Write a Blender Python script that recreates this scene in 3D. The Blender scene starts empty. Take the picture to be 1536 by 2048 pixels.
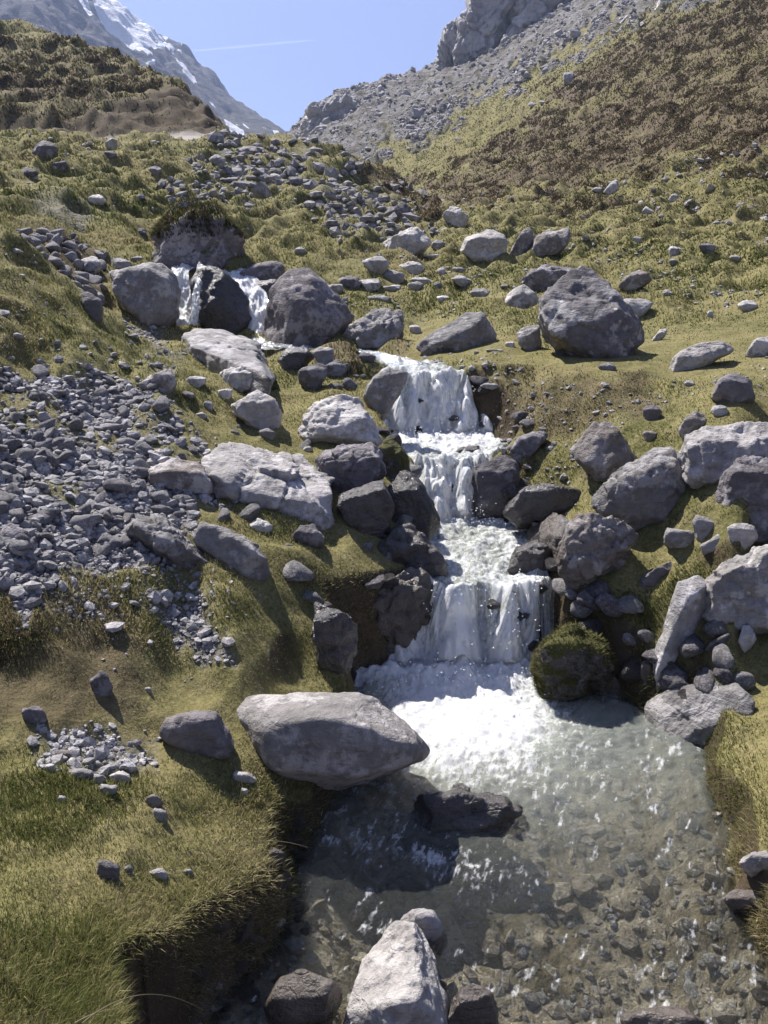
import bpy, bmesh, math, random
import numpy as np
from mathutils import Vector

# ------------------------------------------------------------------ camera, sky, sun, exposure
SC = bpy.context.scene
COL = SC.collection
CAMZ, PITCH, FPX = 2.4, math.radians(15.0), 1774.0
cam_d = bpy.data.cameras.new("camera")
cam = bpy.data.objects.new("camera", cam_d); COL.objects.link(cam)
cam.location = (0, 0, CAMZ)
cam.rotation_euler = (math.radians(90) - PITCH, 0, 0)
cam_d.sensor_fit = 'VERTICAL'; cam_d.sensor_height = 24.0
cam_d.lens = FPX / 2048 * 24.0
cam_d.clip_start = 0.05; cam_d.clip_end = 12000
SC.camera = cam

SUN_AZ, SUN_EL = math.radians(-40), math.radians(54)
w = bpy.data.worlds.new("World"); SC.world = w; w.use_nodes = True
nt = w.node_tree
sky = nt.nodes.new("ShaderNodeTexSky"); sky.sky_type = 'NISHITA'; sky.sun_disc = False
sky.sun_elevation = SUN_EL; sky.sun_rotation = SUN_AZ
sky.altitude = 1400; sky.air_density = 1.0; sky.dust_density = .6; sky.ozone_density = 3.0
bg = nt.nodes["Background"]; bg.inputs[1].default_value = 0.056
tintn = nt.nodes.new("ShaderNodeMixRGB"); tintn.blend_type = 'MULTIPLY'; tintn.inputs[0].default_value = 1.0
tintn.inputs[2].default_value = (.95, 0.81, 0.98, 1)
nt.links.new(sky.outputs[0], tintn.inputs[1]); nt.links.new(tintn.outputs[0], bg.inputs[0])
sun_d = bpy.data.lights.new("sun", 'SUN'); sun_d.energy = 4.9; sun_d.angle = math.radians(0.53)
sun_d.color = (1.0, 0.95, 0.89)
sun = bpy.data.objects.new("sun", sun_d); COL.objects.link(sun)
SUNV = Vector((math.sin(SUN_AZ) * math.cos(SUN_EL), math.cos(SUN_AZ) * math.cos(SUN_EL), math.sin(SUN_EL)))
sun.rotation_euler = SUNV.to_track_quat('Z', 'Y').to_euler()
SC.view_settings.view_transform = 'Standard'; SC.view_settings.look = 'None'
SC.view_settings.exposure = 1.15; SC.view_settings.gamma = 1.0
SC.cycles.max_bounces = 8; SC.cycles.transparent_max_bounces = 12
SC.cycles.use_denoising = True
SC.cycles.caustics_reflective = False; SC.cycles.caustics_refractive = False

random.seed(7)
RNG = np.random.default_rng(7)

# ------------------------------------------------------------------ noise
_perm = np.random.default_rng(3).permutation(256).astype(np.int32)
_perm = np.concatenate([_perm, _perm, _perm])
_g = np.random.default_rng(4).normal(size=(256, 3)); _g /= np.linalg.norm(_g, axis=1)[:, None]
_g = _g.astype(np.float32)

def gn(x, y, z):
    """gradient noise, about -0.8..0.8"""
    x = np.asarray(x, np.float32); y = np.asarray(y, np.float32)
    z = np.broadcast_to(np.asarray(z, np.float32), x.shape)
    xi = np.floor(x); yi = np.floor(y); zi = np.floor(z)
    xf, yf, zf = x - xi, y - yi, z - zi
    xi = xi.astype(np.int32) & 255; yi = yi.astype(np.int32) & 255; zi = zi.astype(np.int32) & 255
    u = xf * xf * xf * (xf * (xf * 6 - 15) + 10)
    v = yf * yf * yf * (yf * (yf * 6 - 15) + 10)
    s = zf * zf * zf * (zf * (zf * 6 - 15) + 10)
    out = 0
    for dx in (0, 1):
        px = _perm[xi + dx]; wx = u if dx else 1 - u
        for dy in (0, 1):
            py = _perm[px + yi + dy]; wy = v if dy else 1 - v
            for dz in (0, 1):
                g = _g[_perm[py + zi + dz]]
                wz = s if dz else 1 - s
                out = out + wx * wy * wz * (g[..., 0] * (xf - dx) + g[..., 1] * (yf - dy) + g[..., 2] * (zf - dz))
    return out * 1.5

def fbm(x, y, z, o=4, gain=0.5):
    a, f, t = 1.0, 1.0, 0
    for i in range(o):
        t = t + a * gn(x * f + 17.3 * i, y * f - 9.1 * i, np.asarray(z) * f + 4.7 * i)
        a *= gain; f *= 2.03
    return t

def sstep(a, b, x):
    t = np.clip((x - a) / (b - a), 0, 1)
    return t * t * (3 - 2 * t)

# ------------------------------------------------------------------ pixel <-> world (the photograph's 1536 x 2048 pixels)
CP, SP = math.cos(PITCH), math.sin(PITCH)
def ray(px, py):
    xc = (np.asarray(px, float) - 768) / FPX; yc = (1024 - np.asarray(py, float)) / FPX
    return np.stack([xc + 0 * yc, CP + SP * yc + 0 * xc, -SP + CP * yc + 0 * xc], -1)
def project(x, y, z):
    z = z - CAMZ
    f = np.maximum(y * CP - z * SP, 1e-3); u = y * SP + z * CP
    return 768 + FPX * x / f, 1024 - FPX * u / f

# ------------------------------------------------------------------ terrain shape: control points (px, py, distance)
CTRL = [
 # left bank, near to far
 (-350,2150,('z',.6)),(-100,2150,('z',.58)),(0,2048,('z',.55)),(80,1960,('z',.48)),(150,2060,('z',.45)),
 (250,1960,('z',.36)),(330,1960,('z',.28)),(420,1960,('z',.18)),(400,2100,('z',.25)),(560,1960,('z',.05)),
 (150,1830,('z',.40)),(300,1790,('z',.27)),(420,1800,('z',.18)),(480,1800,('z',.13)),(540,1760,('z',.08)),(-250,1800,('z',.6)),(0,1800,('z',.48)),(-250,1600,('z',.56)),
 (0,1600,('z',.48)),(150,1600,('z',.42)),(300,1600,('z',.34)),(450,1600,('z',.23)),(540,1640,('z',.14)),(600,1640,('z',.07)),
 (0,1480,('z',.52)),(150,1480,('z',.47)),(300,1480,('z',.40)),(450,1500,('z',.30)),
 (60,1380,('z',.62)),(200,1370,('z',.57)),(60,1280,('z',.77)),(330,1330,('z',.55)),(450,1300,4.15),(600,1320,4.4),(560,1250,4.5),(650,1250,4.65),
 (-200,1280,('z',.88)),(0,1220,('z',.86)),(150,1200,('z',.85)),(300,1180,4.5),(450,1150,4.7),(600,1150,4.9),(700,1160,5.0),
 (-200,1050,4.6),(0,1050,4.8),(150,1050,4.95),(300,1050,5.1),(450,1030,5.3),(600,1040,5.4),(690,1060,5.4),
 (0,900,5.6),(150,900,5.75),(300,900,5.9),(450,900,6.2),(600,880,6.6),(690,830,7.2),
 (-250,760,6.0),(0,770,6.4),(150,770,6.6),(300,770,6.9),(420,790,7.1),(520,780,7.6),(640,770,7.9),(730,750,8.2),
 (-250,600,7.0),(0,650,7.0),(100,680,7.15),(200,720,7.3),(0,560,7.7),(100,600,7.9),(0,480,8.6),(60,505,8.7),(130,575,8.5),(200,640,8.2),(280,735,7.6),
 (330,700,8.8),(400,700,9.3),(480,730,8.9),
 # hollow and wall behind the left spur, upper falls
 (60,520,10.2),(130,580,10.3),(200,640,10.2),(270,660,10.6),(370,655,11.3),(450,665,11.2),(520,690,10.8),
 (30,455,12.6),(120,480,12.8),(200,520,12.8),(280,525,12.7),(380,535,12.4),(470,545,12.2),(560,560,12.4),
 (620,690,10.3),(700,690,9.9),(640,722,8.7),(700,712,8.8),(760,712,8.9),
 (620,580,12.8),(700,600,12.6),(700,640,11.6),
 # field below the road and the road
 (-300,420,13),(0,420,14.5),(150,440,15),(300,500,15.5),(500,525,15.5),
 (-300,350,24),(0,340,24),(150,370,22),(300,410,22),(500,450,22),(600,450,23),
 (0,310,33),(150,320,32),(300,345,31),(500,370,31),(600,360,34),
 (-400,285,44),(0,288,43),(150,288,43),(300,288,43),(450,288,43),(530,290,43.5),(600,300,44),(650,315,43),(700,338,41),(760,368,38),(820,400,34.5),(870,430,30),
 (0,285,47),(150,285,47),(300,285,47),(450,285,47),(530,291,47),
 # hill over the road
 (-400,130,60),(0,215,52),(150,225,52),(300,235,51),(380,245,50.5),(430,270,49),
 (-300,40,70),(0,150,61),(150,170,59),(300,185,57),(380,205,54),
 (0,62,76),(60,72,74),(130,95,71),(200,120,67),(270,142,64),(330,165,60),(370,185,57),(410,225,54),(440,275,51),
 (-400,0,82),(0,90,100),(130,130,92),(270,180,80),(370,230,70),(440,300,62),
 (0,200,150),(200,250,130),(370,300,100),(450,330,80),(530,320,65),(600,325,62),
 (0,300,300),(200,320,300),(400,330,250),
 # behind the embankment
 (600,380,75),(700,370,55),(760,390,48),(820,415,43),(500,350,120),(600,330,130),
 # middle field
 (700,520,18),(700,450,25),(700,390,33),(800,480,25),(800,430,31),
 (800,690,10),(850,640,12),(800,600,13.4),(800,540,17.5),
 (900,720,8.95),(900,640,11.6),(900,580,14.6),(900,520,20),(900,480,25),(900,445,33),
 (1000,715,8.7),(1000,640,11),(1000,560,15.5),(1000,515,21),(1000,470,26),(1000,420,36),
 # right bank near water
 (1000,900,7.05),(1010,860,7.4),(1000,790,7.75),(1000,760,8.0),(1100,900,6.95),(1100,850,7.25),(1100,790,7.55),(1100,755,7.9),(1100,700,9.3),
 (1060,990,6.65),(1150,1000,6.35),(1250,930,6.4),(1250,1050,('z',.82)),(1150,1080,5.6),(1120,1165,5.2),(1250,1120,('z',.70)),(1250,1200,('z',.52)),(1180,1230,('z',.45)),
 (1200,860,6.95),(1200,790,7.4),(1200,700,9.4),(1330,1110,('z',.74)),(1330,1200,('z',.55)),(1300,1390,('z',.12)),(1400,1320,('z',.34)),(1400,1420,('z',.14)),
 (1500,1350,('z',.30)),(1500,1450,('z',.20)),(1420,1520,('z',.06)),(1500,1600,('z',.10)),(1450,1680,('z',.02)),(1500,1760,('z',.03)),(1460,1800,('z',-.05)),(1520,1900,('z',-.08)),(1560,2048,('z',-.1)),(1750,2100,('z',.1)),
 (1750,1800,('z',.2)),(1750,1500,('z',.28)),(1750,1300,('z',.5)),(1500,1200,('z',.60)),(1500,1090,('z',.82)),(1750,1090,('z',.88)),(1500,1000,5.5),(1500,900,6.3),(1750,900,6.0),
 (1350,880,6.6),(1350,980,5.9),(1350,800,7.3),(1500,800,7.2),(1750,750,7.5),
 (1350,700,9.2),(1500,700,9.2),(1350,620,12.2),(1500,620,12),(1750,620,11.5),
 (1100,600,13),(1200,600,13),(1100,530,19),(1250,530,18.5),(1400,530,18),(1550,530,17.5),
 (1100,480,26),(1250,480,25),(1400,470,25),(1550,470,24),(1100,440,32),(1250,420,32),(1400,410,31),(1750,420,27),
 # right slope
 (1000,370,52),(1100,360,50),(1250,345,46),(1400,330,42),(1550,300,41),(1750,280,40),
 (900,390,55),(900,330,80),(1000,290,82),(1100,260,78),(1250,230,70),(1400,200,62),(1550,170,58),
 (800,390,75),(800,340,100),(740,335,115),(700,322,125),
 (900,270,118),(1000,220,118),(1100,170,112),(1250,110,100),(1400,60,92),(1550,20,86),(1750,-40,80),
 # grey scree ridge behind, up to the skyline
 (590,292,215),(600,270,220),(640,260,210),(700,270,170),(800,260,165),(900,215,165),(1000,170,165),(1100,110,160),(1250,40,150),(1400,-30,140),(1600,-100,130),
 (620,222,240),(680,193,245),(740,180,250),(800,165,255),(870,145,258),(950,115,255),(1050,60,250),(1150,0,245),(1300,-80,240),(1500,-180,230),
 (620,270,300),(740,240,320),(870,200,320),(1050,110,320),(1150,60,320),(1500,-120,320),(500,330,250),(545,330,230),(500,340,320),
]
_c = []
for px, py, q in CTRL:                     # ('z', height) gives the height instead of the distance
    if isinstance(q, tuple):
        d = ray(px, py); q = (q[1] - CAMZ) / d[2] * math.hypot(d[0], d[1])
    _c.append((px, py, q))
ctrl = np.array(_c, float)
_d = ray(ctrl[:, 0], ctrl[:, 1])
_h = np.hypot(_d[:, 0], _d[:, 1])
AZS, RS = 4.0, 1.0
cu = np.arctan2(_d[:, 0], _d[:, 1]) * AZS; cv = np.log(ctrl[:, 2]) * RS; ct = _d[:, 2] / _h

def tps(r2):
    return 0.5 * r2 * np.log(r2 + 1e-9)
def tps_fit(u, v, t, lam):
    n = len(u)
    K = tps((u[:, None] - u[None]) ** 2 + (v[:, None] - v[None]) ** 2) + lam * np.eye(n)
    P = np.stack([np.ones(n), u, v], 1)
    A = np.block([[K, P], [P.T, np.zeros((3, 3))]])
    return np.linalg.solve(A, np.concatenate([t, np.zeros(3)]))
def tps_eval(u, v, U, V, sol):
    out = np.empty(U.shape, np.float64).ravel(); Uf, Vf = U.ravel(), V.ravel()
    n = len(u); wk = sol[:n].astype(np.float32)
    for i in range(0, len(Uf), 60000):
        a = Uf[i:i + 60000].astype(np.float32); b = Vf[i:i + 60000].astype(np.float32)
        r2 = (a[:, None] - u[None].astype(np.float32)) ** 2 + (b[:, None] - v[None].astype(np.float32)) ** 2
        out[i:i + 60000] = tps(r2) @ wk + sol[n] + sol[n + 1] * a + sol[n + 2] * b
    return out.reshape(U.shape)

NA, NR = 1000, 1050
AZ = np.linspace(-math.radians(40), math.radians(40), NA)
RMIN, RMAX = 1.15, 330.0
LR = np.linspace(math.log(RMIN), math.log(RMAX), NR)
sol = tps_fit(cu, cv, ct, 8e-4)
# coarse evaluation, then bilinear refinement
ca = np.linspace(AZ[0], AZ[-1], 260); cl = np.linspace(LR[0], LR[-1], 360)
Tc = tps_eval(cu, cv, np.repeat(ca[None] * AZS, len(cl), 0), np.repeat(cl[:, None] * RS, len(ca), 1), sol)
def bil(G, a, l, a0, da, l0, dl):
    fa = np.clip((a - a0) / da, 0, G.shape[1] - 1.001); fl = np.clip((l - l0) / dl, 0, G.shape[0] - 1.001)
    ia = fa.astype(int); il = fl.astype(int); fa = fa - ia; fl = fl - il
    return (G[il, ia] * (1 - fa) * (1 - fl) + G[il, ia + 1] * fa * (1 - fl) + G[il + 1, ia] * (1 - fa) * fl + G[il + 1, ia + 1] * fa * fl)
A2, L2 = np.meshgrid(AZ, LR)
T = bil(Tc, A2, L2, ca[0], ca[1] - ca[0], cl[0], cl[1] - cl[0])
R2 = np.exp(L2)
X = R2 * np.sin(A2); Y = R2 * np.cos(A2); Z = CAMZ + T * R2

# ------------------------------------------------------------------ the lower stream: stations (py, left px, right px, water level)
ST = [(2300,380,1700,-.23),(2048,420,1600,-.20),(1850,560,1480,-.15),(1700,615,1425,-.08),(1600,660,1415,-.03),(1500,740,1400,0),
      (1420,700,1290,0),(1370,690,1180,.01),(1335,795,1085,.03),(1170,850,1095,.52),(1100,880,1045,.56),(1050,860,1050,.585),
      (1035,860,970,.60),(915,815,965,1.0),(890,785,1005,1.02),(865,772,972,1.04),(745,798,915,1.54),(722,765,860,1.565)]
sY, sL, sR, sZ = [], [], [], []
for py, l, r, z in ST:
    dl, dr = ray(l, py), ray(r, py); k = (z - CAMZ) / dl[2]
    sY.append(k * dl[1]); sL.append(k * dl[0]); sR.append(k * dr[0]); sZ.append(z)
sY, sL, sR, sZ = map(np.array, (sY, sL, sR, sZ))
def stream(y):
    return np.interp(y, sY, sL), np.interp(y, sY, sR), np.interp(y, sY, sZ)
def level(x, y):
    """water level, the steps ragged across the stream"""
    x, y = np.broadcast_arrays(x, y)
    wv = (.16 * gn(x * 3.3, y * 1.2, 3.1) + .10 * gn(x * 9, y * 3, 6.1)) * sstep(5.0, 5.25, y) * (1 - sstep(8.0, 8.4, y))
    return np.interp(y + wv, sY, sZ)
# the upper stream: a centre line (px, py, level) and half width
UP = [(806,724,1.57,.2),(720,702,1.58,.14),(620,696,1.60,.16),(520,690,1.62,.16)]
upP = []
for px, py, z, hw in UP:
    d = ray(px, py); k = (z - CAMZ) / d[2]; upP.append((k * d[0], k * d[1], z, hw))
upP = np.array(upP)

def carve(X, Y, Z):
    l, r, _ = stream(Y); lev = level(X, Y)
    dd = np.maximum(l - X, X - r)
    m = Y < sY[-1] + .02
    wob = (0.10 * gn(X * 2.3, Y * 2.3, 2.2) + .05 * gn(X * 6, Y * 6, 5.2)) * (1 - .7 * sstep(4.7, 5.2, Y))
    dd = dd + wob
    half = (r - l) * .5
    depth = 0.05 + 0.15 * sstep(0, .5, -dd) * (1 - sstep(4.8, 5.3, Y)) + .05 * sstep(0, .2, -dd)
    bed = lev - depth + 0.03 * fbm(X * 5, Y * 5, 1.1, 3)
    bw = np.where(X < (l + r) / 2, np.where(Y < 4, .10, .15), np.where(Y < 4.2, .12, .18))
    rb = np.maximum(Z, lev + 0.04 * sstep(0, .1, dd))
    bank = (lev - .06) + (rb - lev + .06) * sstep(-.02, 1, dd / bw)
    zz = np.where(dd < 0, bed, np.where(dd < .7, bank, Z))
    Zs = np.where(m, zz, Z)
    # upper stream
    dbest = np.full(X.shape, 9.0); lbest = np.zeros(X.shape)
    for (a, b) in zip(upP[:-1], upP[1:]):
        vx, vy = b[0] - a[0], b[1] - a[1]
        t = np.clip(((X - a[0]) * vx + (Y - a[1]) * vy) / (vx * vx + vy * vy), 0, 1)
        d = np.hypot(X - a[0] - t * vx, Y - a[1] - t * vy) - (a[3] + t * (b[3] - a[3]))
        lv = a[2] + t * (b[2] - a[2])
        u = d < dbest; dbest = np.where(u, d, dbest); lbest = np.where(u, lv, lbest)
    k = 1 - sstep(0, .3, dbest)
    Zs = Zs * (1 - k) + np.minimum(Zs, lbest - .1) * k
    return Zs, dd, dbest

# ------------------------------------------------------------------ ground cover masks
PX, PY = project(X, Y, Z)
def polymask(pts, soft, wob=18, frq=1.0, rr=None):
    """1 inside a ground region, soft ragged edge (pixels)"""
    n = gn(A2 * 60 * frq, L2 * 14 * frq, 5.5) + .5 * gn(A2 * 160 * frq, L2 * 40 * frq, 1.5)
    x = PX + wob * n; y = PY + wob * gn(A2 * 60 * frq, L2 * 14 * frq, 9.5)
    inside = np.zeros(X.shape, bool); dist = np.full(X.shape, 1e9)
    p = np.array(pts, float)
    for (ax, ay), (bx, by) in zip(p, np.roll(p, -1, 0)):
        c = ((ay > y) != (by > y)) & (x < (bx - ax) * (y - ay) / (by - ay + 1e-9) + ax)
        inside ^= c
        t = np.clip(((x - ax) * (bx - ax) + (y - ay) * (by - ay)) / ((bx - ax) ** 2 + (by - ay) ** 2 + 1e-9), 0, 1)
        dist = np.minimum(dist, np.hypot(x - ax - t * (bx - ax), y - ay - t * (by - ay)))
    s = np.where(inside, dist, -dist)
    m = sstep(-soft, soft, s)
    if rr: m = m * ((R2 > rr[0]) & (R2 < rr[1]))
    return m
SCREE_L = [(-300,770),(0,755),(150,775),(330,760),(350,860),(420,930),(430,1000),(380,1050),(420,1130),(400,1260),(300,1220),(150,1260),(0,1210),(-300,1200)]
m_scree = polymask(SCREE_L, 22, 48, rr=(3.6, 7.6))
m_scree = np.maximum(m_scree, .8 * polymask([(300,1230),(400,1210),(440,1300),(470,1340),(400,1330)], 14, 20, rr=(3.4, 5)))
m_scree = np.maximum(m_scree, .7 * polymask([(90,1480),(320,1470),(320,1540),(230,1570),(90,1540)], 16, 20, rr=(2.7, 4)))
m_scree = np.maximum(m_scree, .8 * polymask([(210,645),(290,640),(360,720),(340,790),(290,740)], 12, 20, rr=(6.5, 12)))
m_scree = m_scree * (1 - .8 * sstep(.22, .5, gn(X * 2.2, Y * 2.2, 15.5))) * (1 - .9 * sstep(.0, .5, gn(X * 1.5, Y * 1.5, 12.5)) * (polymask(SCREE_L, 120, 10, rr=(3.6, 7.6)) < .9))
m_soft = polymask(SCREE_L, 150, 60, rr=(3.6, 8.2))
m_up = polymask([(330,430),(420,350),(440,310),(560,300),(650,320),(620,380),(560,400),(500,420),(420,440)], 20, 45, rr=(18, 46))
m_up = np.maximum(m_up, .85 * polymask([(620,400),(760,400),(860,470),(760,520),(650,470)], 20, 45, rr=(18, 46)))
m_up = np.maximum(m_up, .8 * polymask([(60,410),(170,440),(180,470),(70,450)], 12, 20, rr=(9, 24)))
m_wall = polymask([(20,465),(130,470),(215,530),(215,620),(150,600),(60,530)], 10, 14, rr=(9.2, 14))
m_road = sstep(42.2, 43.2, R2) * (1 - sstep(46.5, 47.5, R2)) * (PX < 600)
m_cut = polymask([(-100,262),(120,262),(250,225),(330,190),(380,185),(460,285),(-100,285)], 10, 16, rr=(47, 62))
m_ridge = polymask([(560,300),(620,330),(700,335),(830,295),(960,210),(1060,150),(1150,90),(1300,40),(1450,-20),(1700,-120),(1700,-500),(400,-500)], 16, 60, rr=(90, 400))
m_brown = np.clip(polymask([(800,420),(980,300),(1120,180),(1300,60),(1700,-60),(1700,300),(1350,350),(1150,400),(1000,420),(880,440)], 30, 60, rr=(30, 140)) * (1.15 + 1.1 * gn(X * .09, Y * .09, 3.3)), 0, 1)
m_brown = np.maximum(m_brown, .9 * polymask([(640,310),(720,335),(830,400),(900,440),(860,470),(760,400)], 12, 20, rr=(25, 46)))
m_brown = np.maximum(m_brown, .75 * polymask([(1200,250),(1536,230),(1600,420),(1300,470),(1080,470)], 30, 60, rr=(20, 60)) * sstep(-.1, .5, gn(X * .33, Y * .33, 7.7)))
m_brown = np.maximum(m_brown, .7 * polymask([(980,740),(1300,760),(1330,830),(1100,880),(990,830)], 20, 30, rr=(6.6, 8.6)))
m_brown = np.maximum(m_brown, .8 * polymask([(640,690),(810,690),(800,730),(700,760),(640,740)], 14, 16, rr=(7.6, 11)))
m_brown = np.maximum(m_brown, .7 * polymask([(-100,1230),(250,1180),(300,1320),(250,1430),(100,1480),(-100,1440)], 30, 40, rr=(3, 5)))
m_hill = polymask([(-500,60),(100,80),(400,190),(460,285),(-500,285)], 12, 30, rr=(47, 100))
m_spur = polymask([(-400,470),(60,510),(200,640),(300,740),(150,770),(-400,770)], 20, 30, rr=(6.2, 9.2))

# ------------------------------------------------------------------ relief
Zb, DD, DU = carve(X, Y, Z)
water_m = 1 - sstep(-.05, .05, DD)
inY = Y < sY[-1]
water_m = water_m * inY
smooth_z = 1 - .85 * water_m
near_keep = np.where(inY, sstep(0, .5, DD), 1.0)
rel = np.zeros(X.shape)
lam_t = 0.17 * R2 ** .5
for i, lam in enumerate((.11, .22, .45, .9, 1.8, 3.6, 7.2, 14)):
    wgt = np.exp(-((np.log(lam) - np.log(lam_t)) / .75) ** 2)
    sel = wgt > .03
    if not sel.any(): continue
    xs, ys = X[sel], Y[sel]
    zs = Zb[sel] / lam
    b = 1 - 2.1 * np.abs(gn(xs / lam, ys / lam, zs + i * 3.7))       # rounded hummocks with narrow hollows
    b = .6 * b + .6 * gn(xs / lam * 1.3, ys / lam * 1.3, zs * 1.3 + i * 5.1 + 2)
    rel[sel] += (.14 + .34 * sstep(9, 20, R2[sel])) * lam * wgt[sel] * b
flat = polymask([(830,640),(1100,690),(1536,620),(1700,560),(1700,800),(1250,770),(980,740),(800,720)], 30, 30, rr=(7, 16))
rel *= (1 - .55 * flat) * (1 - .8 * m_road) * (.25 + .75 * near_keep)
rel *= (1 - .4 * sstep(28, 50, R2)) * (1 + .8 * m_spur)
rel *= 1 + .5 * m_hill * (1 - .6 * m_cut) - .5 * m_scree
rel += .6 * sstep(22, 45, R2) * (1 - m_ridge) * (1 - m_road) * gn(X * .12, Y * .12, Zb * 1.5)
rel += m_ridge * (1.3 * fbm(X * .06, Y * .06, .4, 4) + 1.6 * np.abs(gn(X * .16, Y * .16, Zb * .16)) + .8 * np.abs(gn(X * .4, Y * .4, Zb * .4)))
rel += m_cut * .26 * fbm(X * .5, Y * .5, Zb * .6, 4)
rel += m_scree * .05 * fbm(X * 6, Y * 6, 3.1, 3)
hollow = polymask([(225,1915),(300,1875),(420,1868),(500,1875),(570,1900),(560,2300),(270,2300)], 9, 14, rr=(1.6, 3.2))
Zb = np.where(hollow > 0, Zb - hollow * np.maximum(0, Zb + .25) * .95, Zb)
Zf = Zb + rel * smooth_z + water_m * .02 * fbm(X * 9, Y * 9, 6.1, 3)

def ground(x, y):
    return bil(Zf, np.arctan2(x, y), np.log(np.maximum(np.hypot(x, y), RMIN)), AZ[0], AZ[1] - AZ[0], LR[0], LR[1] - LR[0])
def lookup(G, x, y):
    return bil(G, np.arctan2(x, y), np.log(np.maximum(np.hypot(x, y), RMIN)), AZ[0], AZ[1] - AZ[0], LR[0], LR[1] - LR[0])
_LM = np.exp(np.linspace(math.log(1.4), math.log(320), 5000))
def hit(px, py, rmin=0, wet=False):
    """the ground point seen at a pixel"""
    d = ray(px, py); d = d / math.hypot(d[0], d[1])
    rr = _LM[_LM >= rmin]
    g = ground(rr * d[0], rr * d[1]); z = CAMZ + rr * d[2]
    if wet:
        l_, r_, v_ = stream(rr * d[1]); g = np.where((rr * d[0] > l_) & (rr * d[0] < r_) & (rr * d[1] < sY[-1]), np.maximum(g, v_ - .03), g)
    k = np.argmax(z < g)
    if not (z < g).any(): k = len(rr) - 1
    return np.array([rr[k] * d[0], rr[k] * d[1], g[k]])

# ------------------------------------------------------------------ helpers
def mesh_from(name, verts, faces_loops, sizes, smooth=True):
    me = bpy.data.meshes.new(name)
    v = np.ascontiguousarray(verts, np.float32)
    me.vertices.add(len(v)); me.vertices.foreach_set("co", v.ravel())
    fl = np.ascontiguousarray(faces_loops, np.int32).ravel(); sz = np.asarray(sizes, np.int32)
    me.loops.add(len(fl)); me.loops.foreach_set("vertex_index", fl)
    me.polygons.add(len(sz))
    st = np.concatenate([[0], np.cumsum(sz)[:-1]]).astype(np.int32)
    me.polygons.foreach_set("loop_start", st); me.polygons.foreach_set("loop_total", sz)
    me.polygons.foreach_set("use_smooth", np.full(len(sz), smooth))
    me.update(calc_edges=True); me.validate()
    return me
def grid_mesh(name, V, smooth=True):
    nr, na = V.shape[:2]
    i = np.arange(nr * na).reshape(nr, na)
    q = np.stack([i[:-1, :-1], i[:-1, 1:], i[1:, 1:], i[1:, :-1]], -1).reshape(-1, 4)
    return mesh_from(name, V.reshape(-1, 3), q, np.full(len(q), 4), smooth)
def vcol(me, name, arr):
    a = me.attributes.new(name, 'FLOAT_COLOR', 'POINT')
    arr = np.ascontiguousarray(arr, np.float32).reshape(-1, 4)
    a.data.foreach_set("color", arr.ravel())
def link(name, me, mat, parent=None):
    o = bpy.data.objects.new(name, me); COL.objects.link(o)
    if mat and not me.materials: me.materials.append(mat)
    if parent: o.parent = parent
    return o
def tag(o, label=None, cat=None, group=None, kind=None):
    if label: o["label"] = label
    if cat: o["category"] = cat
    if group: o["group"] = group
    if kind: o["kind"] = kind
    return o

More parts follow.
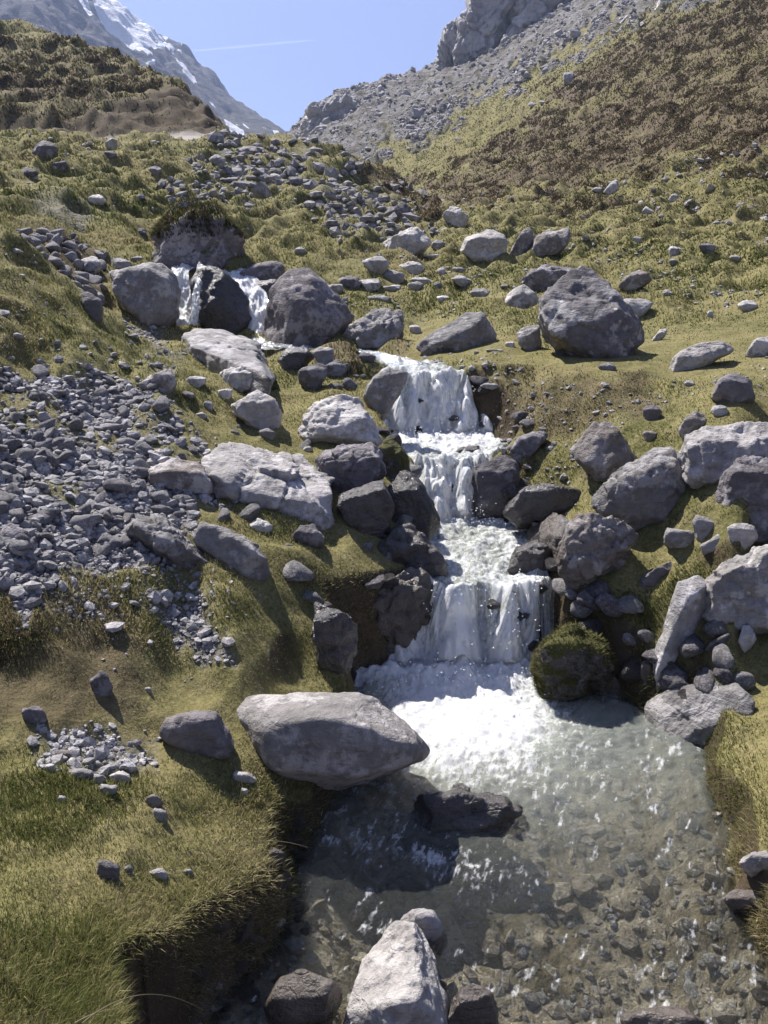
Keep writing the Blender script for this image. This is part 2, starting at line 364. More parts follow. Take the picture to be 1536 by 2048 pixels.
class NT:
    def __init__(s, name):
        s.m = bpy.data.materials.new(name); s.m.use_nodes = True; s.t = s.m.node_tree
        s.t.nodes.clear(); s.out = s.n("ShaderNodeOutputMaterial")
    def n(s, typ, **kw):
        nd = s.t.nodes.new(typ)
        for k, v in kw.items(): setattr(nd, k, v)
        return nd
    def l(s, a, b): s.t.links.new(a, b)
    def val(s, sock, v):
        if hasattr(v, "is_output") or isinstance(v, bpy.types.NodeSocket): s.l(v, sock)
        elif isinstance(v, (tuple, list)) and len(v) == 3 and sock.type == 'RGBA': sock.default_value = (*v, 1)
        else: sock.default_value = v
    def noise(s, vec, scale, detail=5, rough=.55, dist=0, out=0):
        n = s.n("ShaderNodeTexNoise"); n.inputs["Scale"].default_value = scale; n.inputs["Detail"].default_value = detail
        n.inputs["Roughness"].default_value = rough; n.inputs["Distortion"].default_value = dist
        if vec is not None: s.l(vec, n.inputs["Vector"])
        return n.outputs[out]
    def ramp(s, fac, stops):
        r = s.n("ShaderNodeValToRGB"); e = r.color_ramp.elements
        while len(e) > len(stops): e.remove(e[-1])
        while len(e) < len(stops): e.new(1)
        for el, (p, c) in zip(e, stops):
            el.position = p; el.color = (c, c, c, 1) if isinstance(c, (int, float)) else (*c, 1)
        s.l(fac, r.inputs[0]); return r.outputs[0]
    def mix(s, fac, a, b, mode='MIX'):
        m = s.n("ShaderNodeMixRGB", blend_type=mode)
        s.val(m.inputs[0], fac); s.val(m.inputs[1], a); s.val(m.inputs[2], b); return m.outputs[0]
    def math(s, op, a, b=0, c=0):
        m = s.n("ShaderNodeMath", operation=op)
        for i, v in enumerate((a, b, c)):
            s.val(m.inputs[i], v)
        return m.outputs[0]
    def bump(s, h, strength, dist=.02, normal=None):
        b = s.n("ShaderNodeBump"); s.l(h, b.inputs["Height"]); b.inputs["Strength"].default_value = strength; b.inputs["Distance"].default_value = dist
        if normal: s.l(normal, b.inputs["Normal"])
        return b.outputs[0]
    def pbr(s, col, rough, normal=None, spec=.3):
        p = s.n("ShaderNodeBsdfPrincipled"); s.val(p.inputs["Base Color"], col); s.val(p.inputs["Roughness"], rough)
        p.inputs["Specular IOR Level"].default_value = spec
        if normal: s.l(normal, p.inputs["Normal"])
        return p.outputs[0]
    def fin(s, sh): s.l(sh, s.out.inputs[0]); return s.m
    def mixs(s, f, a, b):
        m = s.n("ShaderNodeMixShader"); s.val(m.inputs[0], f); s.l(a, m.inputs[1]); s.l(b, m.inputs[2]); return m.outputs[0]
    def attr(s, name):
        a = s.n("ShaderNodeAttribute"); a.attribute_name = name
        sp = s.n("ShaderNodeSeparateColor"); s.l(a.outputs["Color"], sp.inputs[0])
        return a.outputs["Color"], sp.outputs[0], sp.outputs[1], sp.outputs[2], a.outputs["Alpha"]

# ------------------------------------------------------------------ materials
def rock_mat(name, c1, c2, lichen=.35, pale=(.52, .50, .50), rough=.85, wet=0, moss=0, bscale=1.0, spec=.25):
    k = NT(name)
    tc = k.n("ShaderNodeTexCoord"); oi = k.n("ShaderNodeObjectInfo")
    off = k.n("ShaderNodeVectorMath", operation='ADD'); k.l(tc.outputs["Object"], off.inputs[0])
    sc = k.n("ShaderNodeVectorMath", operation='SCALE'); k.l(oi.outputs["Location"], sc.inputs[0]); sc.inputs["Scale"].default_value = 3.1
    k.l(sc.outputs[0], off.inputs[1]); v = off.outputs[0]
    mp = k.n("ShaderNodeMapping"); mp.inputs["Scale"].default_value = (1.2, 1.6, 6.5); mp.inputs["Rotation"].default_value = (.5, .35, .2); k.l(v, mp.inputs[0])
    big = k.noise(v, 2.2 * bscale, 6, .6); fine = k.noise(v, 22 * bscale, 6, .65); strata = k.noise(mp.outputs[0], 3.2 * bscale, 6, .6, .4)
    c = k.mix(k.ramp(big, [(.36, 0), (.64, 1)]), c1, c2)
    c = k.mix(.3, c, k.ramp(strata, [(.33, .45), (.5, .95), (.68, 1.15)]), 'MULTIPLY')
    c = k.mix(.6, c, k.ramp(fine, [(.3, .5), (.55, 1.0), (.75, 1.25)]), 'MULTIPLY')
    ln = k.math('ADD', k.math('MULTIPLY', k.noise(v, 5.5 * bscale, 9, .68), 1.0), k.math('MULTIPLY', k.noise(v, 1.4, 3), .35))
    lf = k.ramp(ln, [(.69, 0), (.76, 1)])
    c = k.mix(k.math('MULTIPLY', lf, lichen), c, pale)
    vo = k.n("ShaderNodeTexVoronoi"); vo.inputs["Scale"].default_value = 7 * bscale; k.l(v, vo.inputs["Vector"])
    dn = k.math('ADD', vo.outputs["Distance"], k.math('MULTIPLY', fine, .18))
    sp = k.ramp(dn, [(.20, 1), (.235, 0)])
    gate = k.ramp(k.noise(v, 1.9, 2), [(.52, 0), (.58, 1)])
    c = k.mix(k.math('MULTIPLY', k.math('MULTIPLY', sp, gate), lichen), c, (.58, .57, .55))
    if moss:
        g = k.n("ShaderNodeNewGeometry"); sx = k.n("ShaderNodeSeparateXYZ"); k.l(g.outputs["Normal"], sx.inputs[0])
        mm = k.math('ADD', k.math('MULTIPLY', sx.outputs[2], .5), k.noise(v, 4, 6, .65))
        c = k.mix(k.ramp(mm, [(.92 - moss * .5, 0), (1.0 - moss * .5, 1)]), c, k.mix(fine, (.035, .045, .012), (.11, .10, .03)))
    rv = k.math('MULTIPLY_ADD', oi.outputs["Random"], .45, .80)
    warm = k.mix(k.noise(oi.outputs["Location"], 2.7, 2), (1.06, 1.0, .92), (.96, .99, 1.04))
    c = k.mix(.8, c, warm, 'MULTIPLY')
    stain = k.ramp(k.noise(v, 1.3 * bscale, 7, .7, .8), [(.52, 0), (.66, 1)])
    c = k.mix(k.math('MULTIPLY', stain, .55), c, k.mix(.5, c, (.09, .075, .06)))
    hs = k.n("ShaderNodeHueSaturation"); k.l(c, hs.inputs["Color"]); k.l(rv, hs.inputs["Value"])
    cr = k.n("ShaderNodeTexVoronoi", feature='DISTANCE_TO_EDGE'); cr.inputs["Scale"].default_value = 2.1 * bscale
    wv = k.n("ShaderNodeVectorMath", operation='MULTIPLY_ADD'); k.l(k.noise(v, 3, 5, .6, out=1), wv.inputs[0]); wv.inputs[1].default_value = (.5, .5, .5); k.l(mp.outputs[0], wv.inputs[2])
    k.l(wv.outputs[0], cr.inputs["Vector"])
    crack = k.ramp(cr.outputs["Distance"], [(0, 0), (.035, 1)])
    h = k.math('ADD', k.math('MULTIPLY', strata, .3), k.math('ADD', k.math('MULTIPLY', k.math('ADD', fine, k.noise(v, 7 * bscale, 8, .68)), .5), k.math('MULTIPLY', crack, .05)))
    nb = k.bump(h, 1.0, .048 / bscale)
    r = k.ramp(fine, [(.3, rough - .12), (.7, min(1, rough + .08))])
    return k.fin(k.pbr(hs.outputs[0], r, nb, spec))

M = {}
M['grey'] = rock_mat('grey limestone', (.195, .187, .185), (.32, .308, .30), .55)
M['pale'] = rock_mat('pale limestone', (.34, .325, .315), (.46, .44, .425), .5, (.62, .60, .58))
M['dark'] = rock_mat('dark rock', (.10, .092, .098), (.185, .172, .178), .4, (.40, .385, .40))
M['brown'] = rock_mat('brown stained rock', (.165, .142, .125), (.29, .262, .245), .5)
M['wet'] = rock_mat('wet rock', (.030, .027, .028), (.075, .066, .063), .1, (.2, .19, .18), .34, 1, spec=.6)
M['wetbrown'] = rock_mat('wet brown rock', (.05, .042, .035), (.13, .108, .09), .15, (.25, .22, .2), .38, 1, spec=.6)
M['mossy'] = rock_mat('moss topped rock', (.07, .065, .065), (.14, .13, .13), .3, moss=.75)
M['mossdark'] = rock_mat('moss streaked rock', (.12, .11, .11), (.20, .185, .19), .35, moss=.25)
M['scree'] = rock_mat('scree stone', (.165, .16, .163), (.335, .325, .328), .5, bscale=2.5)
M['cliff'] = rock_mat('cliff limestone', (.40, .39, .40), (.60, .58, .58), .5, (.5, .48, .45), bscale=.045)
M['cliff'].name = 'cliff limestone'

def ground_mat():
    k = NT('mountain turf')
    g = k.n("ShaderNodeNewGeometry"); p = g.outputs["Position"]
    _, scree, brown, rock, aux = k.attr('cover'); _, bed, road, hill, _ = k.attr('cover_more')
    n1 = k.noise(p, .9, 5, .6); n2 = k.noise(p, 7, 6, .65); n3 = k.noise(p, 38, 5, .65); n0 = k.noise(p, .12, 5, .6)
    grass = k.mix(k.ramp(n1, [(.35, 0), (.62, 1)]), (.115, .112, .038), (.195, .172, .07))
    grass = k.mix(k.ramp(n2, [(.42, 0), (.7, .75)]), grass, (.25, .21, .105))
    grass = k.mix(.7, grass, k.ramp(n3, [(.3, .4), (.6, 1.05), (.75, 1.35)]), 'MULTIPLY')
    heath_shade = k.mix(k.ramp(n2, [(.35, 0), (.65, 1)]), (.055, .042, .028), (.145, .112, .066))
    heath_shade = k.mix(k.ramp(n1, [(.5, 0), (.68, .7)]), heath_shade, (.16, .14, .06))
    c = k.mix(brown, grass, heath_shade)  # brown holds real heather, plus shade painted into hollows and left hill
    vo = k.n("ShaderNodeTexVoronoi"); vo.inputs["Scale"].default_value = 26; k.l(p, vo.inputs["Vector"])
    grav = k.mix(vo.outputs["Color"], (.14, .135, .14), (.27, .26, .265))
    grav = k.mix(.8, grav, k.ramp(vo.outputs["Distance"], [(.0, 1.15), (.45, .8), (.7, .3)]), 'MULTIPLY')
    c = k.mix(scree, c, grav)
    rk = k.mix(k.ramp(n0, [(.36, 0), (.6, 1)]), (.13, .115, .095), (.27, .255, .25))
    nr = k.noise(p, .55, 8, .7)
    rk = k.mix(k.ramp(nr, [(.44, 0), (.58, 1)]), rk, (.34, .325, .325))
    rk = k.mix(k.ramp(k.noise(p, .28, 6, .7), [(.46, 0), (.6, .75)]), rk, (.115, .105, .055))
    c = k.mix(rock, c, rk)
    c = k.mix(road, c, k.mix(n2, (.25, .225, .20), (.36, .33, .30)))
    soil_shade = k.mix(n2, (.032, .022, .015), (.085, .06, .042))  # bare earth, darkened so that undercut banks look shaded
    c = k.mix(aux, c, soil_shade)
    vb = k.n("ShaderNodeTexVoronoi"); vb.inputs["Scale"].default_value = 9; k.l(p, vb.inputs["Vector"])
    bc = k.mix(vb.outputs["Color"], (.20, .165, .115), (.52, .46, .365))
    bc = k.mix(k.ramp(k.noise(p, 1.7, 5, .65), [(.46, 0), (.60, .85)]), bc, k.mix(n2, (.055, .045, .022), (.19, .145, .075)))
    bc = k.mix(.7, bc, k.ramp(n2, [(.3, .45), (.65, 1.2)]), 'MULTIPLY')
    c = k.mix(bed, c, bc); c = k.mix(k.attr('cover_more')[4], c, k.mix(n2, (.02, .018, .016), (.075, .065, .055)))
    h = k.math('ADD', k.math('MULTIPLY', n2, .5), k.math('MULTIPLY', n3, .22))
    hb = k.math('MULTIPLY', k.math('MULTIPLY', vo.outputs["Distance"], scree), -.6)
    nb = k.bump(k.math('ADD', h, hb), .9, .05)
    nb = k.bump(k.math('MULTIPLY', k.math('ADD', nr, k.noise(p, 2.2, 5, .7)), rock), .9, .9, nb)
    return k.fin(k.pbr(c, .92, nb, .15))
M['ground'] = ground_mat()

# ------------------------------------------------------------------ terrain object
V = np.stack([X, Y, Zf], -1)
terrain_me = grid_mesh('hillside', V)
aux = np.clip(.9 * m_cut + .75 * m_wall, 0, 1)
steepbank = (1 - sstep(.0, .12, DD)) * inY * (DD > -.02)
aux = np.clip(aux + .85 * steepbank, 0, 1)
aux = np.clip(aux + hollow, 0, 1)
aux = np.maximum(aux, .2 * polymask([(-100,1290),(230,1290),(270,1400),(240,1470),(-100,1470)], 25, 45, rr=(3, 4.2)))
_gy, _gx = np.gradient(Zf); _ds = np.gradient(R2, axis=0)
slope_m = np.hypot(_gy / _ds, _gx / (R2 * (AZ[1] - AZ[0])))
under = sstep(1.1, 2.0, slope_m) * (DD < .75) * inY  # steep bank faces: dark earth colour here partly stands in for shade
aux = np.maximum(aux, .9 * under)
m_scree_all = np.clip(m_scree + m_up * (.1 + 1.0 * gn(X * .35, Y * .35, 2)).clip(0, 1), 0, 1)
hollow_shade = sstep(.35, 1.25, -rel / (.012 * R2 ** .8 + .02)) * (R2 > 6.5) * (1 - flat)  # low spots of the relief, browned to imitate the shade in them
m_brown_all = np.clip(.7 * hollow_shade + .5 * m_hill * (1 - m_cut) + m_brown + .45 * m_hill * (1 - m_cut) * sstep(-.1, .4, gn(X * .2, Y * .2, 1)), 0, 1)  # left hill gets extra brown in place of its shade
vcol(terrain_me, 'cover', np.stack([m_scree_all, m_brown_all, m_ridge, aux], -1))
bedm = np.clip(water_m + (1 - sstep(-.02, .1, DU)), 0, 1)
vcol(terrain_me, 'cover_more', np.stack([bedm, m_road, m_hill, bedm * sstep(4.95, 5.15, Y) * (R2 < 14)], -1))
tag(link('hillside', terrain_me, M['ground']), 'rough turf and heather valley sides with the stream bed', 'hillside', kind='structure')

M['pebble'] = rock_mat('stream pebble', (.22, .18, .135), (.42, .37, .30), .3, bscale=2)
M['fract'] = rock_mat('fractured rock', (.25, .235, .23), (.40, .38, .37), .5)
M['crag'] = rock_mat('craggy dark rock', (.085, .078, .08), (.17, .158, .158), .6, (.36, .35, .34))
# ------------------------------------------------------------------ boulders
_ico = {}
def ico(sub):
    if sub not in _ico:
        bm = bmesh.new(); bmesh.ops.create_icosphere(bm, subdivisions=sub, radius=1)
        bm.verts.ensure_lookup_table()
        v = np.array([x.co[:] for x in bm.verts]); f = np.array([[q.index for q in x.verts] for x in bm.faces]); bm.free()
        _ico[sub] = (v, f)
    return _ico[sub]

def hull_planes(P):
    bm = bmesh.new()
    vs = [bm.verts.new(p) for p in P]
    r = bmesh.ops.convex_hull(bm, input=vs)
    bm.faces.ensure_lookup_table(); bm.normal_update()
    c = np.mean(P, 0); N, D = [], []
    for f in bm.faces:
        if f.calc_area() < 1e-7: continue
        n = np.array(f.normal); d = float(n @ np.array(f.verts[0].co))
        if n @ c > d: n, d = -n, -d
        if any(n @ m > .972 and abs(d - e) < .12 for m, e in zip(N, D)): continue
        N.append(n); D.append(d)
    bm.free()
    return np.array(N), np.array(D)

def rock_surface(P, sub, p, amp, seed, chips=9, crease=.5):
    """a weathered rock round the convex hull of points P"""
    r = np.random.default_rng(seed)
    lo, hi = P.min(0), P.max(0); ext = np.maximum((hi - lo) / 2, 1e-4); c0 = (hi + lo) / 2
    Q = (P - c0) / ext
    N, D = hull_planes(Q)
    c = Q.mean(0)
    D = D - N @ c; Qc = Q - c
    for i in range(chips):                       # broken-off corners
        n = r.normal(size=3); n /= np.linalg.norm(n)
        s = (Qc @ n).max(); N = np.vstack([N, n]); D = np.append(D, s * r.uniform(.72, .92))
    D = np.maximum(D, .08)
    dirs, F = ico(sub)
    rad = (np.maximum(dirs @ N.T / D[None], 0) ** p).sum(1) ** (-1 / p)
    q = dirs * rad[:, None] + c
    q = (q - (q.max(0) + q.min(0)) / 2) / ((q.max(0) - q.min(0)) / 2)          # back to the full size of the rock
    w3 = q * ext + c0; c = q.mean(0)
    size = float(np.cbrt(np.prod(ext))) * 2
    o = r.uniform(0, 90, 3)
    s1 = w3 / size
    a = fbm(s1[:, 0] * 1.7 + o[0], s1[:, 1] * 1.7 + o[1], s1[:, 2] * 1.7 + o[2], 5, .55)
    hf = fbm(s1[:, 0] * 7 + o[2], s1[:, 1] * 7 + o[0], s1[:, 2] * 7 + o[1], 3, .6)
    t = r.uniform(-.6, .6, 2)
    lay = s1[:, 2] * 1.0 + t[0] * s1[:, 0] + t[1] * s1[:, 1]
    st = fbm(s1[:, 0] * 1.1 + o[1], s1[:, 1] * 1.1 + o[2], lay * 3 + o[0], 4, .6)
    cr = np.abs(gn(s1[:, 0] * 3 + o[2], s1[:, 1] * 3 + o[0], lay * 4 + o[1])); cr = -np.maximum(0, .09 - cr) / .09
    # broken facets: every cell of the surface has its own tilt and level, with cracks between
    K = 46
    sd = r.uniform(-1.05, 1.05, (K, 3)) * ext / size; al = r.uniform(.6, 1.6, 3)
    qq = (w3 - c0) / size + .10 * np.stack([a, st, hf], 1) * .5
    d2 = (((qq[:, None] - sd[None]) * al) ** 2).sum(2)
    part = np.argpartition(d2, 1, axis=1)[:, :2]; dd_ = np.take_along_axis(d2, part, 1); o_ = np.argsort(dd_, 1)
    part = np.take_along_axis(part, o_, 1); dd_ = np.sqrt(np.take_along_axis(dd_, o_, 1)); i1 = part[:, 0]
    tl = r.normal(0, 1, (K, 3)); lvl = r.uniform(-1, 1, K)
    gap = dd_[:, 1] - dd_[:, 0]
    ff = .45 * lvl[i1] + 1.1 * ((qq - sd[i1]) * tl[i1]).sum(1)
    fac = (ff * sstep(0, .05, gap) - .35 * np.exp(-gap / .018)) * crease
    disp = amp * size * .95 * fac + amp * size * (.42 * a + crease * .3 * st + crease * .3 * cr + .28 * hf)
    nd = w3 - (c * ext + c0); nd /= np.linalg.norm(nd, axis=1)[:, None]
    return w3 + nd * disp[:, None], F

SEED = [100]
def finish(P, name, label, cat, mat, sub, p, amp, chips, crease, group):
    org = np.array([P[:, 0].mean(), P[:, 1].mean(), P[:, 2].min()])
    v, F = rock_surface(P - org, sub, p, amp, SEED[0], chips, crease)
    me = mesh_from(name, v, F, np.full(len(F), 3))
    o = link(name, me, M[mat] if isinstance(mat, str) else mat)
    o.location = org
    tag(o, label, cat, group, 'thing')
    FOOT.append((org[0], org[1], .5 * (P[:, 0].max() - P[:, 0].min()), .5 * (P[:, 1].max() - P[:, 1].min())))
    return o
def boulder(name, label, cat, mat, poly, k=.8, tilt=0, lie=False, keep=False, ridge=.34, front=None, sub=5, p=80, amp=.08, r=None, base=None, rmin=0, back=.75, sink=.12, chips=8, crease=.6, nar=.86, group=None):
    SEED[0] += 1
    rr = np.random.default_rng(SEED[0])
    poly = np.array(poly, float)
    x0, x1 = poly[:, 0].min(), poly[:, 0].max(); y0, y1 = poly[:, 1].min(), poly[:, 1].max()
    b = base or (float(poly[poly[:, 1] > y1 - .2 * (y1 - y0), 0].mean()), y1 - 2)
    if r is None or not keep: g = hit(*b, rmin=rmin, wet=True)        # stands where the ground or the water is seen at its foot
    else:
        d = ray(*b); g = np.array([0, 0, CAMZ]) + d / math.hypot(d[0], d[1]) * r
    wpx = g[1] / CP / FPX
    hd = .5 * k * max((x1 - x0), .8 * (y1 - y0)) * wpx
    Ym = g[1] + hd * .6
    cam0 = np.array([0, 0, CAMZ])
    def at(px, py, off):
        d = ray(px, py); Yp = Ym - off * hd
        return cam0 + d * (Yp / d[1])
    cx, cy = (x0 + x1) / 2, (y0 + y1) / 2
    if lie:                                     # a slab lying on the slope
        G = np.array([hit(x, y) for x, y in poly]); A_ = np.c_[G[:, :2], np.ones(len(G))]
        co = np.linalg.lstsq(A_, G[:, 2], rcond=None)[0]; co[2] += lie; P = []
        for x, y in poly:
            d = ray(x, y); t_ = (co[2] - CAMZ) / (d[2] - co[0] * d[0] - co[1] * d[1]); P.append(cam0 + d * t_)
        P = np.array(P); m_ = P.mean(0); top = m_ + (P - m_) * .6; top[:, 2] += .35 * lie; bot = P.copy(); bot[:, 2] -= .3 + lie
        return finish(np.vstack([P, top, bot]), name, label, cat, mat, sub, p, amp, chips, crease, group)
    P = [at(x, y, tilt * (2 * (y - y0) / (y1 - y0) - 1)) for x, y in poly]
    yr = y0 + ridge * (y1 - y0)
    if front is None:
        for x, y in poly:
            if y >= yr - 1: P.append(at(cx + (x - cx) * nar, min(y, y1 - .02 * (y1 - y0)), rr.uniform(.8, 1)))
        # the edge where the top meets the front
        xs = []
        for (ax, ay), (bx, by) in zip(poly, np.roll(poly, -1, 0)):
            if (ay - yr) * (by - yr) < 0: xs.append(ax + (yr - ay) / (by - ay) * (bx - ax))
        if len(xs) >= 2:
            l, rt = min(xs), max(xs)
            for t in (.08, .35, .65, .92):
                P.append(at(l + (rt - l) * t, yr + rr.uniform(-.06, .06) * (y1 - y0), rr.uniform(.75, 1)))
    else:
        for x, y, o in front: P.append(at(x, y, o))
    for x, y in poly:
        P.append(at(cx + (x - cx) * .7, cy + (y - cy) * (.75 if y < cy else .95), -back))
    P = np.array(P)
    low = P[P[:, 2] < P[:, 2].min() + .25 * (P[:, 2].max() - P[:, 2].min())]
    dn = low.copy(); dn[:, 2] -= sink * (P[:, 2].max() - P[:, 2].min()) + .02
    gz = float(ground(np.array(dn[:, 0].mean()), np.array(dn[:, 1].mean()))); dn[:, 2] = np.minimum(dn[:, 2], max(gz, dn[:, 2].min() - .28) - .03)
    dn[:, 0] = dn[:, 0].mean() + (dn[:, 0] - dn[:, 0].mean()) * .8
    P = np.vstack([P, dn])
    return finish(P, name, label, cat, mat, sub, p, amp, chips, crease, group)
FOOT = []

B = boulder
# --- round the upper falls
B('boulder','rounded grey boulder on the left of the twin upper waterfalls','boulder','grey',[(220,557),(240,534),(285,524),(325,527),(347,550),(362,595),(357,637),(330,652),(280,640),(245,625),(227,590)],k=.9,ridge=.3,front=[(240,560,.5),(300,545,.7),(335,570,.8),(340,630,.9),(290,610,1),(245,600,.8),(300,635,.9)],rmin=9.5)
B('boulder','dark wet boulder standing between the two upper waterfalls','boulder','wet',[(372,565),(398,535),(425,530),(452,548),(480,590),(508,632),(497,662),(440,664),(395,645),(380,605)],k=.7,front=[(420,545,.5),(425,590,.9),(440,660,1),(400,640,.8),(480,650,.8)],r=11.0,keep=True,base=(440,655))
B('boulder','large dark grey pyramid boulder to the right of the upper waterfalls','boulder','dark',[(520,682),(527,630),(552,565),(577,537),(602,535),(650,565),(685,595),(709,635),(672,682),(600,692),(550,688)],k=.8,front=[(570,560,.5),(600,575,.75),(560,640,.9),(640,620,.95),(590,685,1),(660,670,.9),(535,675,.7)],rmin=9.5,amp=.06)
t4 = B('boulder','huge dark rock with a cap of dark turf behind the upper waterfalls','boulder','mossdark',[(302,520),(304,500),(322,458),(352,432),(395,412),(430,415),(470,447),(493,470),(498,522),(450,532),(350,528)],k=.7,ridge=.4,rmin=11,base=(400,526),sub=6,amp=.1,crease=1)
B('stone','smooth rounded stone at the lip of the left upper waterfall','stone','grey',[(305,522),(318,503),(340,499),(360,510),(363,526),(335,530)],r=12.3,keep=True,base=(335,526),sub=4)
B('stone','flat topped rock at the lip of the right upper waterfall','stone','dark',[(478,548),(498,536),(530,524),(562,521),(570,540),(552,560),(515,562)],r=11.9,keep=True,base=(530,560),sub=4)
B('stone','small dark stone tucked beside the right upper waterfall','stone','wet',[(508,574),(515,563),(555,557),(557,578),(530,588)],r=11.5,keep=True,base=(530,582),sub=4)
B('stone','low stone beside the turf topped rock at the upper right of the falls','stone','grey',[(436,525),(445,518),(470,520),(468,532),(440,533)],r=12.2,keep=True,base=(455,532),sub=4)
B('boulder','long pale slab of rock lying below the upper waterfalls','boulder','grey',[(360,664),(400,653),(437,657),(482,685),(532,702),(549,727),(540,750),(505,722),(440,702),(380,692)],lie=.12,sub=6)
B('stone','dark rounded stone in the channel under the pyramid boulder','stone','wet',[(556,716),(580,696),(610,693),(627,718),(600,737),(562,733)],sub=4,rmin=8)
B('stone','pale blocky stone in the channel under the pyramid boulder','stone','grey',[(623,704),(640,693),(668,697),(667,722),(640,727)],sub=4,rmin=8)
B('stone','dark jagged rock below the channel stones','stone','dark',[(594,748),(620,731),(655,728),(652,760),(630,780),(600,768)],sub=4,crease=1)
B('boulder','creased grey rock leaning right of the pyramid boulder','boulder','grey',[(692,672),(712,640),(750,618),(790,612),(809,640),(802,680),(772,696),(702,697)],k=.7,ridge=.3,crease=1.3,amp=.1,front=[(720,655,.6),(760,640,.8),(785,640,.8),(760,690,1),(790,685,.9),(715,690,.9)])
B('boulder','pale tilted slab pointing up to the right on the green bank','boulder','grey',[(832,700),(885,656),(935,624),(960,628),(988,665),(995,690),(930,700)],k=.55,front=[(840,699,.9),(935,645,.9),(955,640,.6),(900,698,1),(930,690,1)],amp=.06)
# --- middle left
B('boulder','pale knobbly rock above the split pale rock on the left bank','boulder','pale',[(440,747),(460,736),(495,732),(517,750),(515,772),(470,780),(445,772)],crease=1)
B('boulder','pale split rock with a flat face on the left bank','boulder','pale',[(462,802),(500,786),(540,782),(565,830),(560,858),(520,848),(475,832)],k=.7,amp=.08)
B('boulder','big pale domed boulder left of the third cascade','boulder','pale',[(593,862),(610,826),(640,801),(680,790),(712,800),(747,836),(772,880),(740,893),(680,888),(600,884)],k=.8,ridge=.4,sub=6,front=[(620,850,.7),(660,810,.6),(700,830,.8),(650,880,1),(740,885,.9),(605,878,.8)])
B('boulder','dark lumpy boulder under the pale domed boulder','boulder','dark',[(635,907),(700,888),(742,886),(764,910),(768,948),(722,988),(662,988),(640,952)],k=.9,crease=1,rmin=5.2,r=6.35,base=(700,985),sub=6)
B('boulder','upright smooth rock at the left edge of the third cascade','boulder','grey',[(728,795),(748,757),(782,740),(815,738),(808,770),(772,795),(762,826),(738,818)],k=.6,r=7.75,base=(750,818))
B('boulder','long flat topped slab of grey rock beside the green ledge','boulder','grey',[(407,892),(450,886),(550,892),(602,900),(632,930),(662,990),(667,1012),(560,990),(450,962),(420,942)],lie=.12,sub=6,crease=1)
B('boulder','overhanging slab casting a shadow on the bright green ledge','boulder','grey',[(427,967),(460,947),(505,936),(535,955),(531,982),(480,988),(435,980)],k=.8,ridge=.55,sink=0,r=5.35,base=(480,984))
B('boulder','brown grey block at the right edge of the scree','boulder','brown',[(290,947),(330,930),(360,916),(402,922),(430,965),(430,988),(360,976),(300,964)],k=.8,ridge=.4)
B('boulder','dark wet boulder at the left foot of the second cascade','boulder','wet',[(770,962),(798,940),(830,945),(860,1000),(882,1052),(800,1060),(768,1020)],k=.7,r=6.55,base=(820,1055),amp=.05)
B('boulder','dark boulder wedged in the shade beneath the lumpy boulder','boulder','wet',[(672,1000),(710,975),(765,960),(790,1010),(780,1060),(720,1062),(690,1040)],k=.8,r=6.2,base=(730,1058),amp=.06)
B('boulder','furry brown moss covered rock beside the second cascade','boulder','mossy',[(755,890),(775,878),(795,885),(815,910),(820,945),(790,962),(760,940)],k=.8,r=6.9,base=(785,955))
B('boulder','twisted grey rock with a sharp point in the scree','boulder','grey',[(238,1062),(270,1036),(312,1034),(362,1076),(422,1122),(420,1140),(360,1143),(308,1118),(262,1092)],k=.75,crease=1.2,amp=.09,sub=6,front=[(275,1060,.7),(320,1060,.8),(310,1105,.9),(365,1100,.8),(365,1138,1),(410,1134,.8)])
B('boulder','long dark sided rock pointing down the slope beside the scree','boulder','grey',[(380,1070),(405,1045),(440,1050),(500,1080),(530,1106),(540,1142),(523,1160),(472,1142),(428,1112),(395,1092)],k=.6,ridge=.3,sub=5,front=[(392,1075,.7),(430,1062,.8),(500,1095,.9),(530,1120,.8),(520,1155,1),(470,1138,1),(425,1105,1)])
B('stone','angular dark rock on the green bank above the lower pool','stone','dark',[(573,1082),(600,1053),(625,1045),(650,1075),(645,1094),(600,1094)],ridge=.4)
B('stone','flat pale stone lying in the green ledge turf','stone','pale',[(495,1047),(520,1036),(545,1050),(545,1062),(510,1064)],ridge=.6,sub=4)
B('stone','dark wedge shaped stone at the far left of the gravel','stone','dark',[(2,1058),(18,1046),(55,1065),(66,1092),(40,1100),(2,1084)],ridge=.45,sub=4)
B('boulder','brown topped stone above the scree at the foot of the grass spur','stone','brown',[(298,762),(310,740),(340,737),(355,765),(345,778),(305,775)],sub=4)
B('boulder','angular dark block half buried in the edge of the grass spur','boulder','dark',[(158,590),(175,582),(204,600),(205,640),(190,638),(165,615)],k=.9,r=8.4,base=(190,636),sub=4)
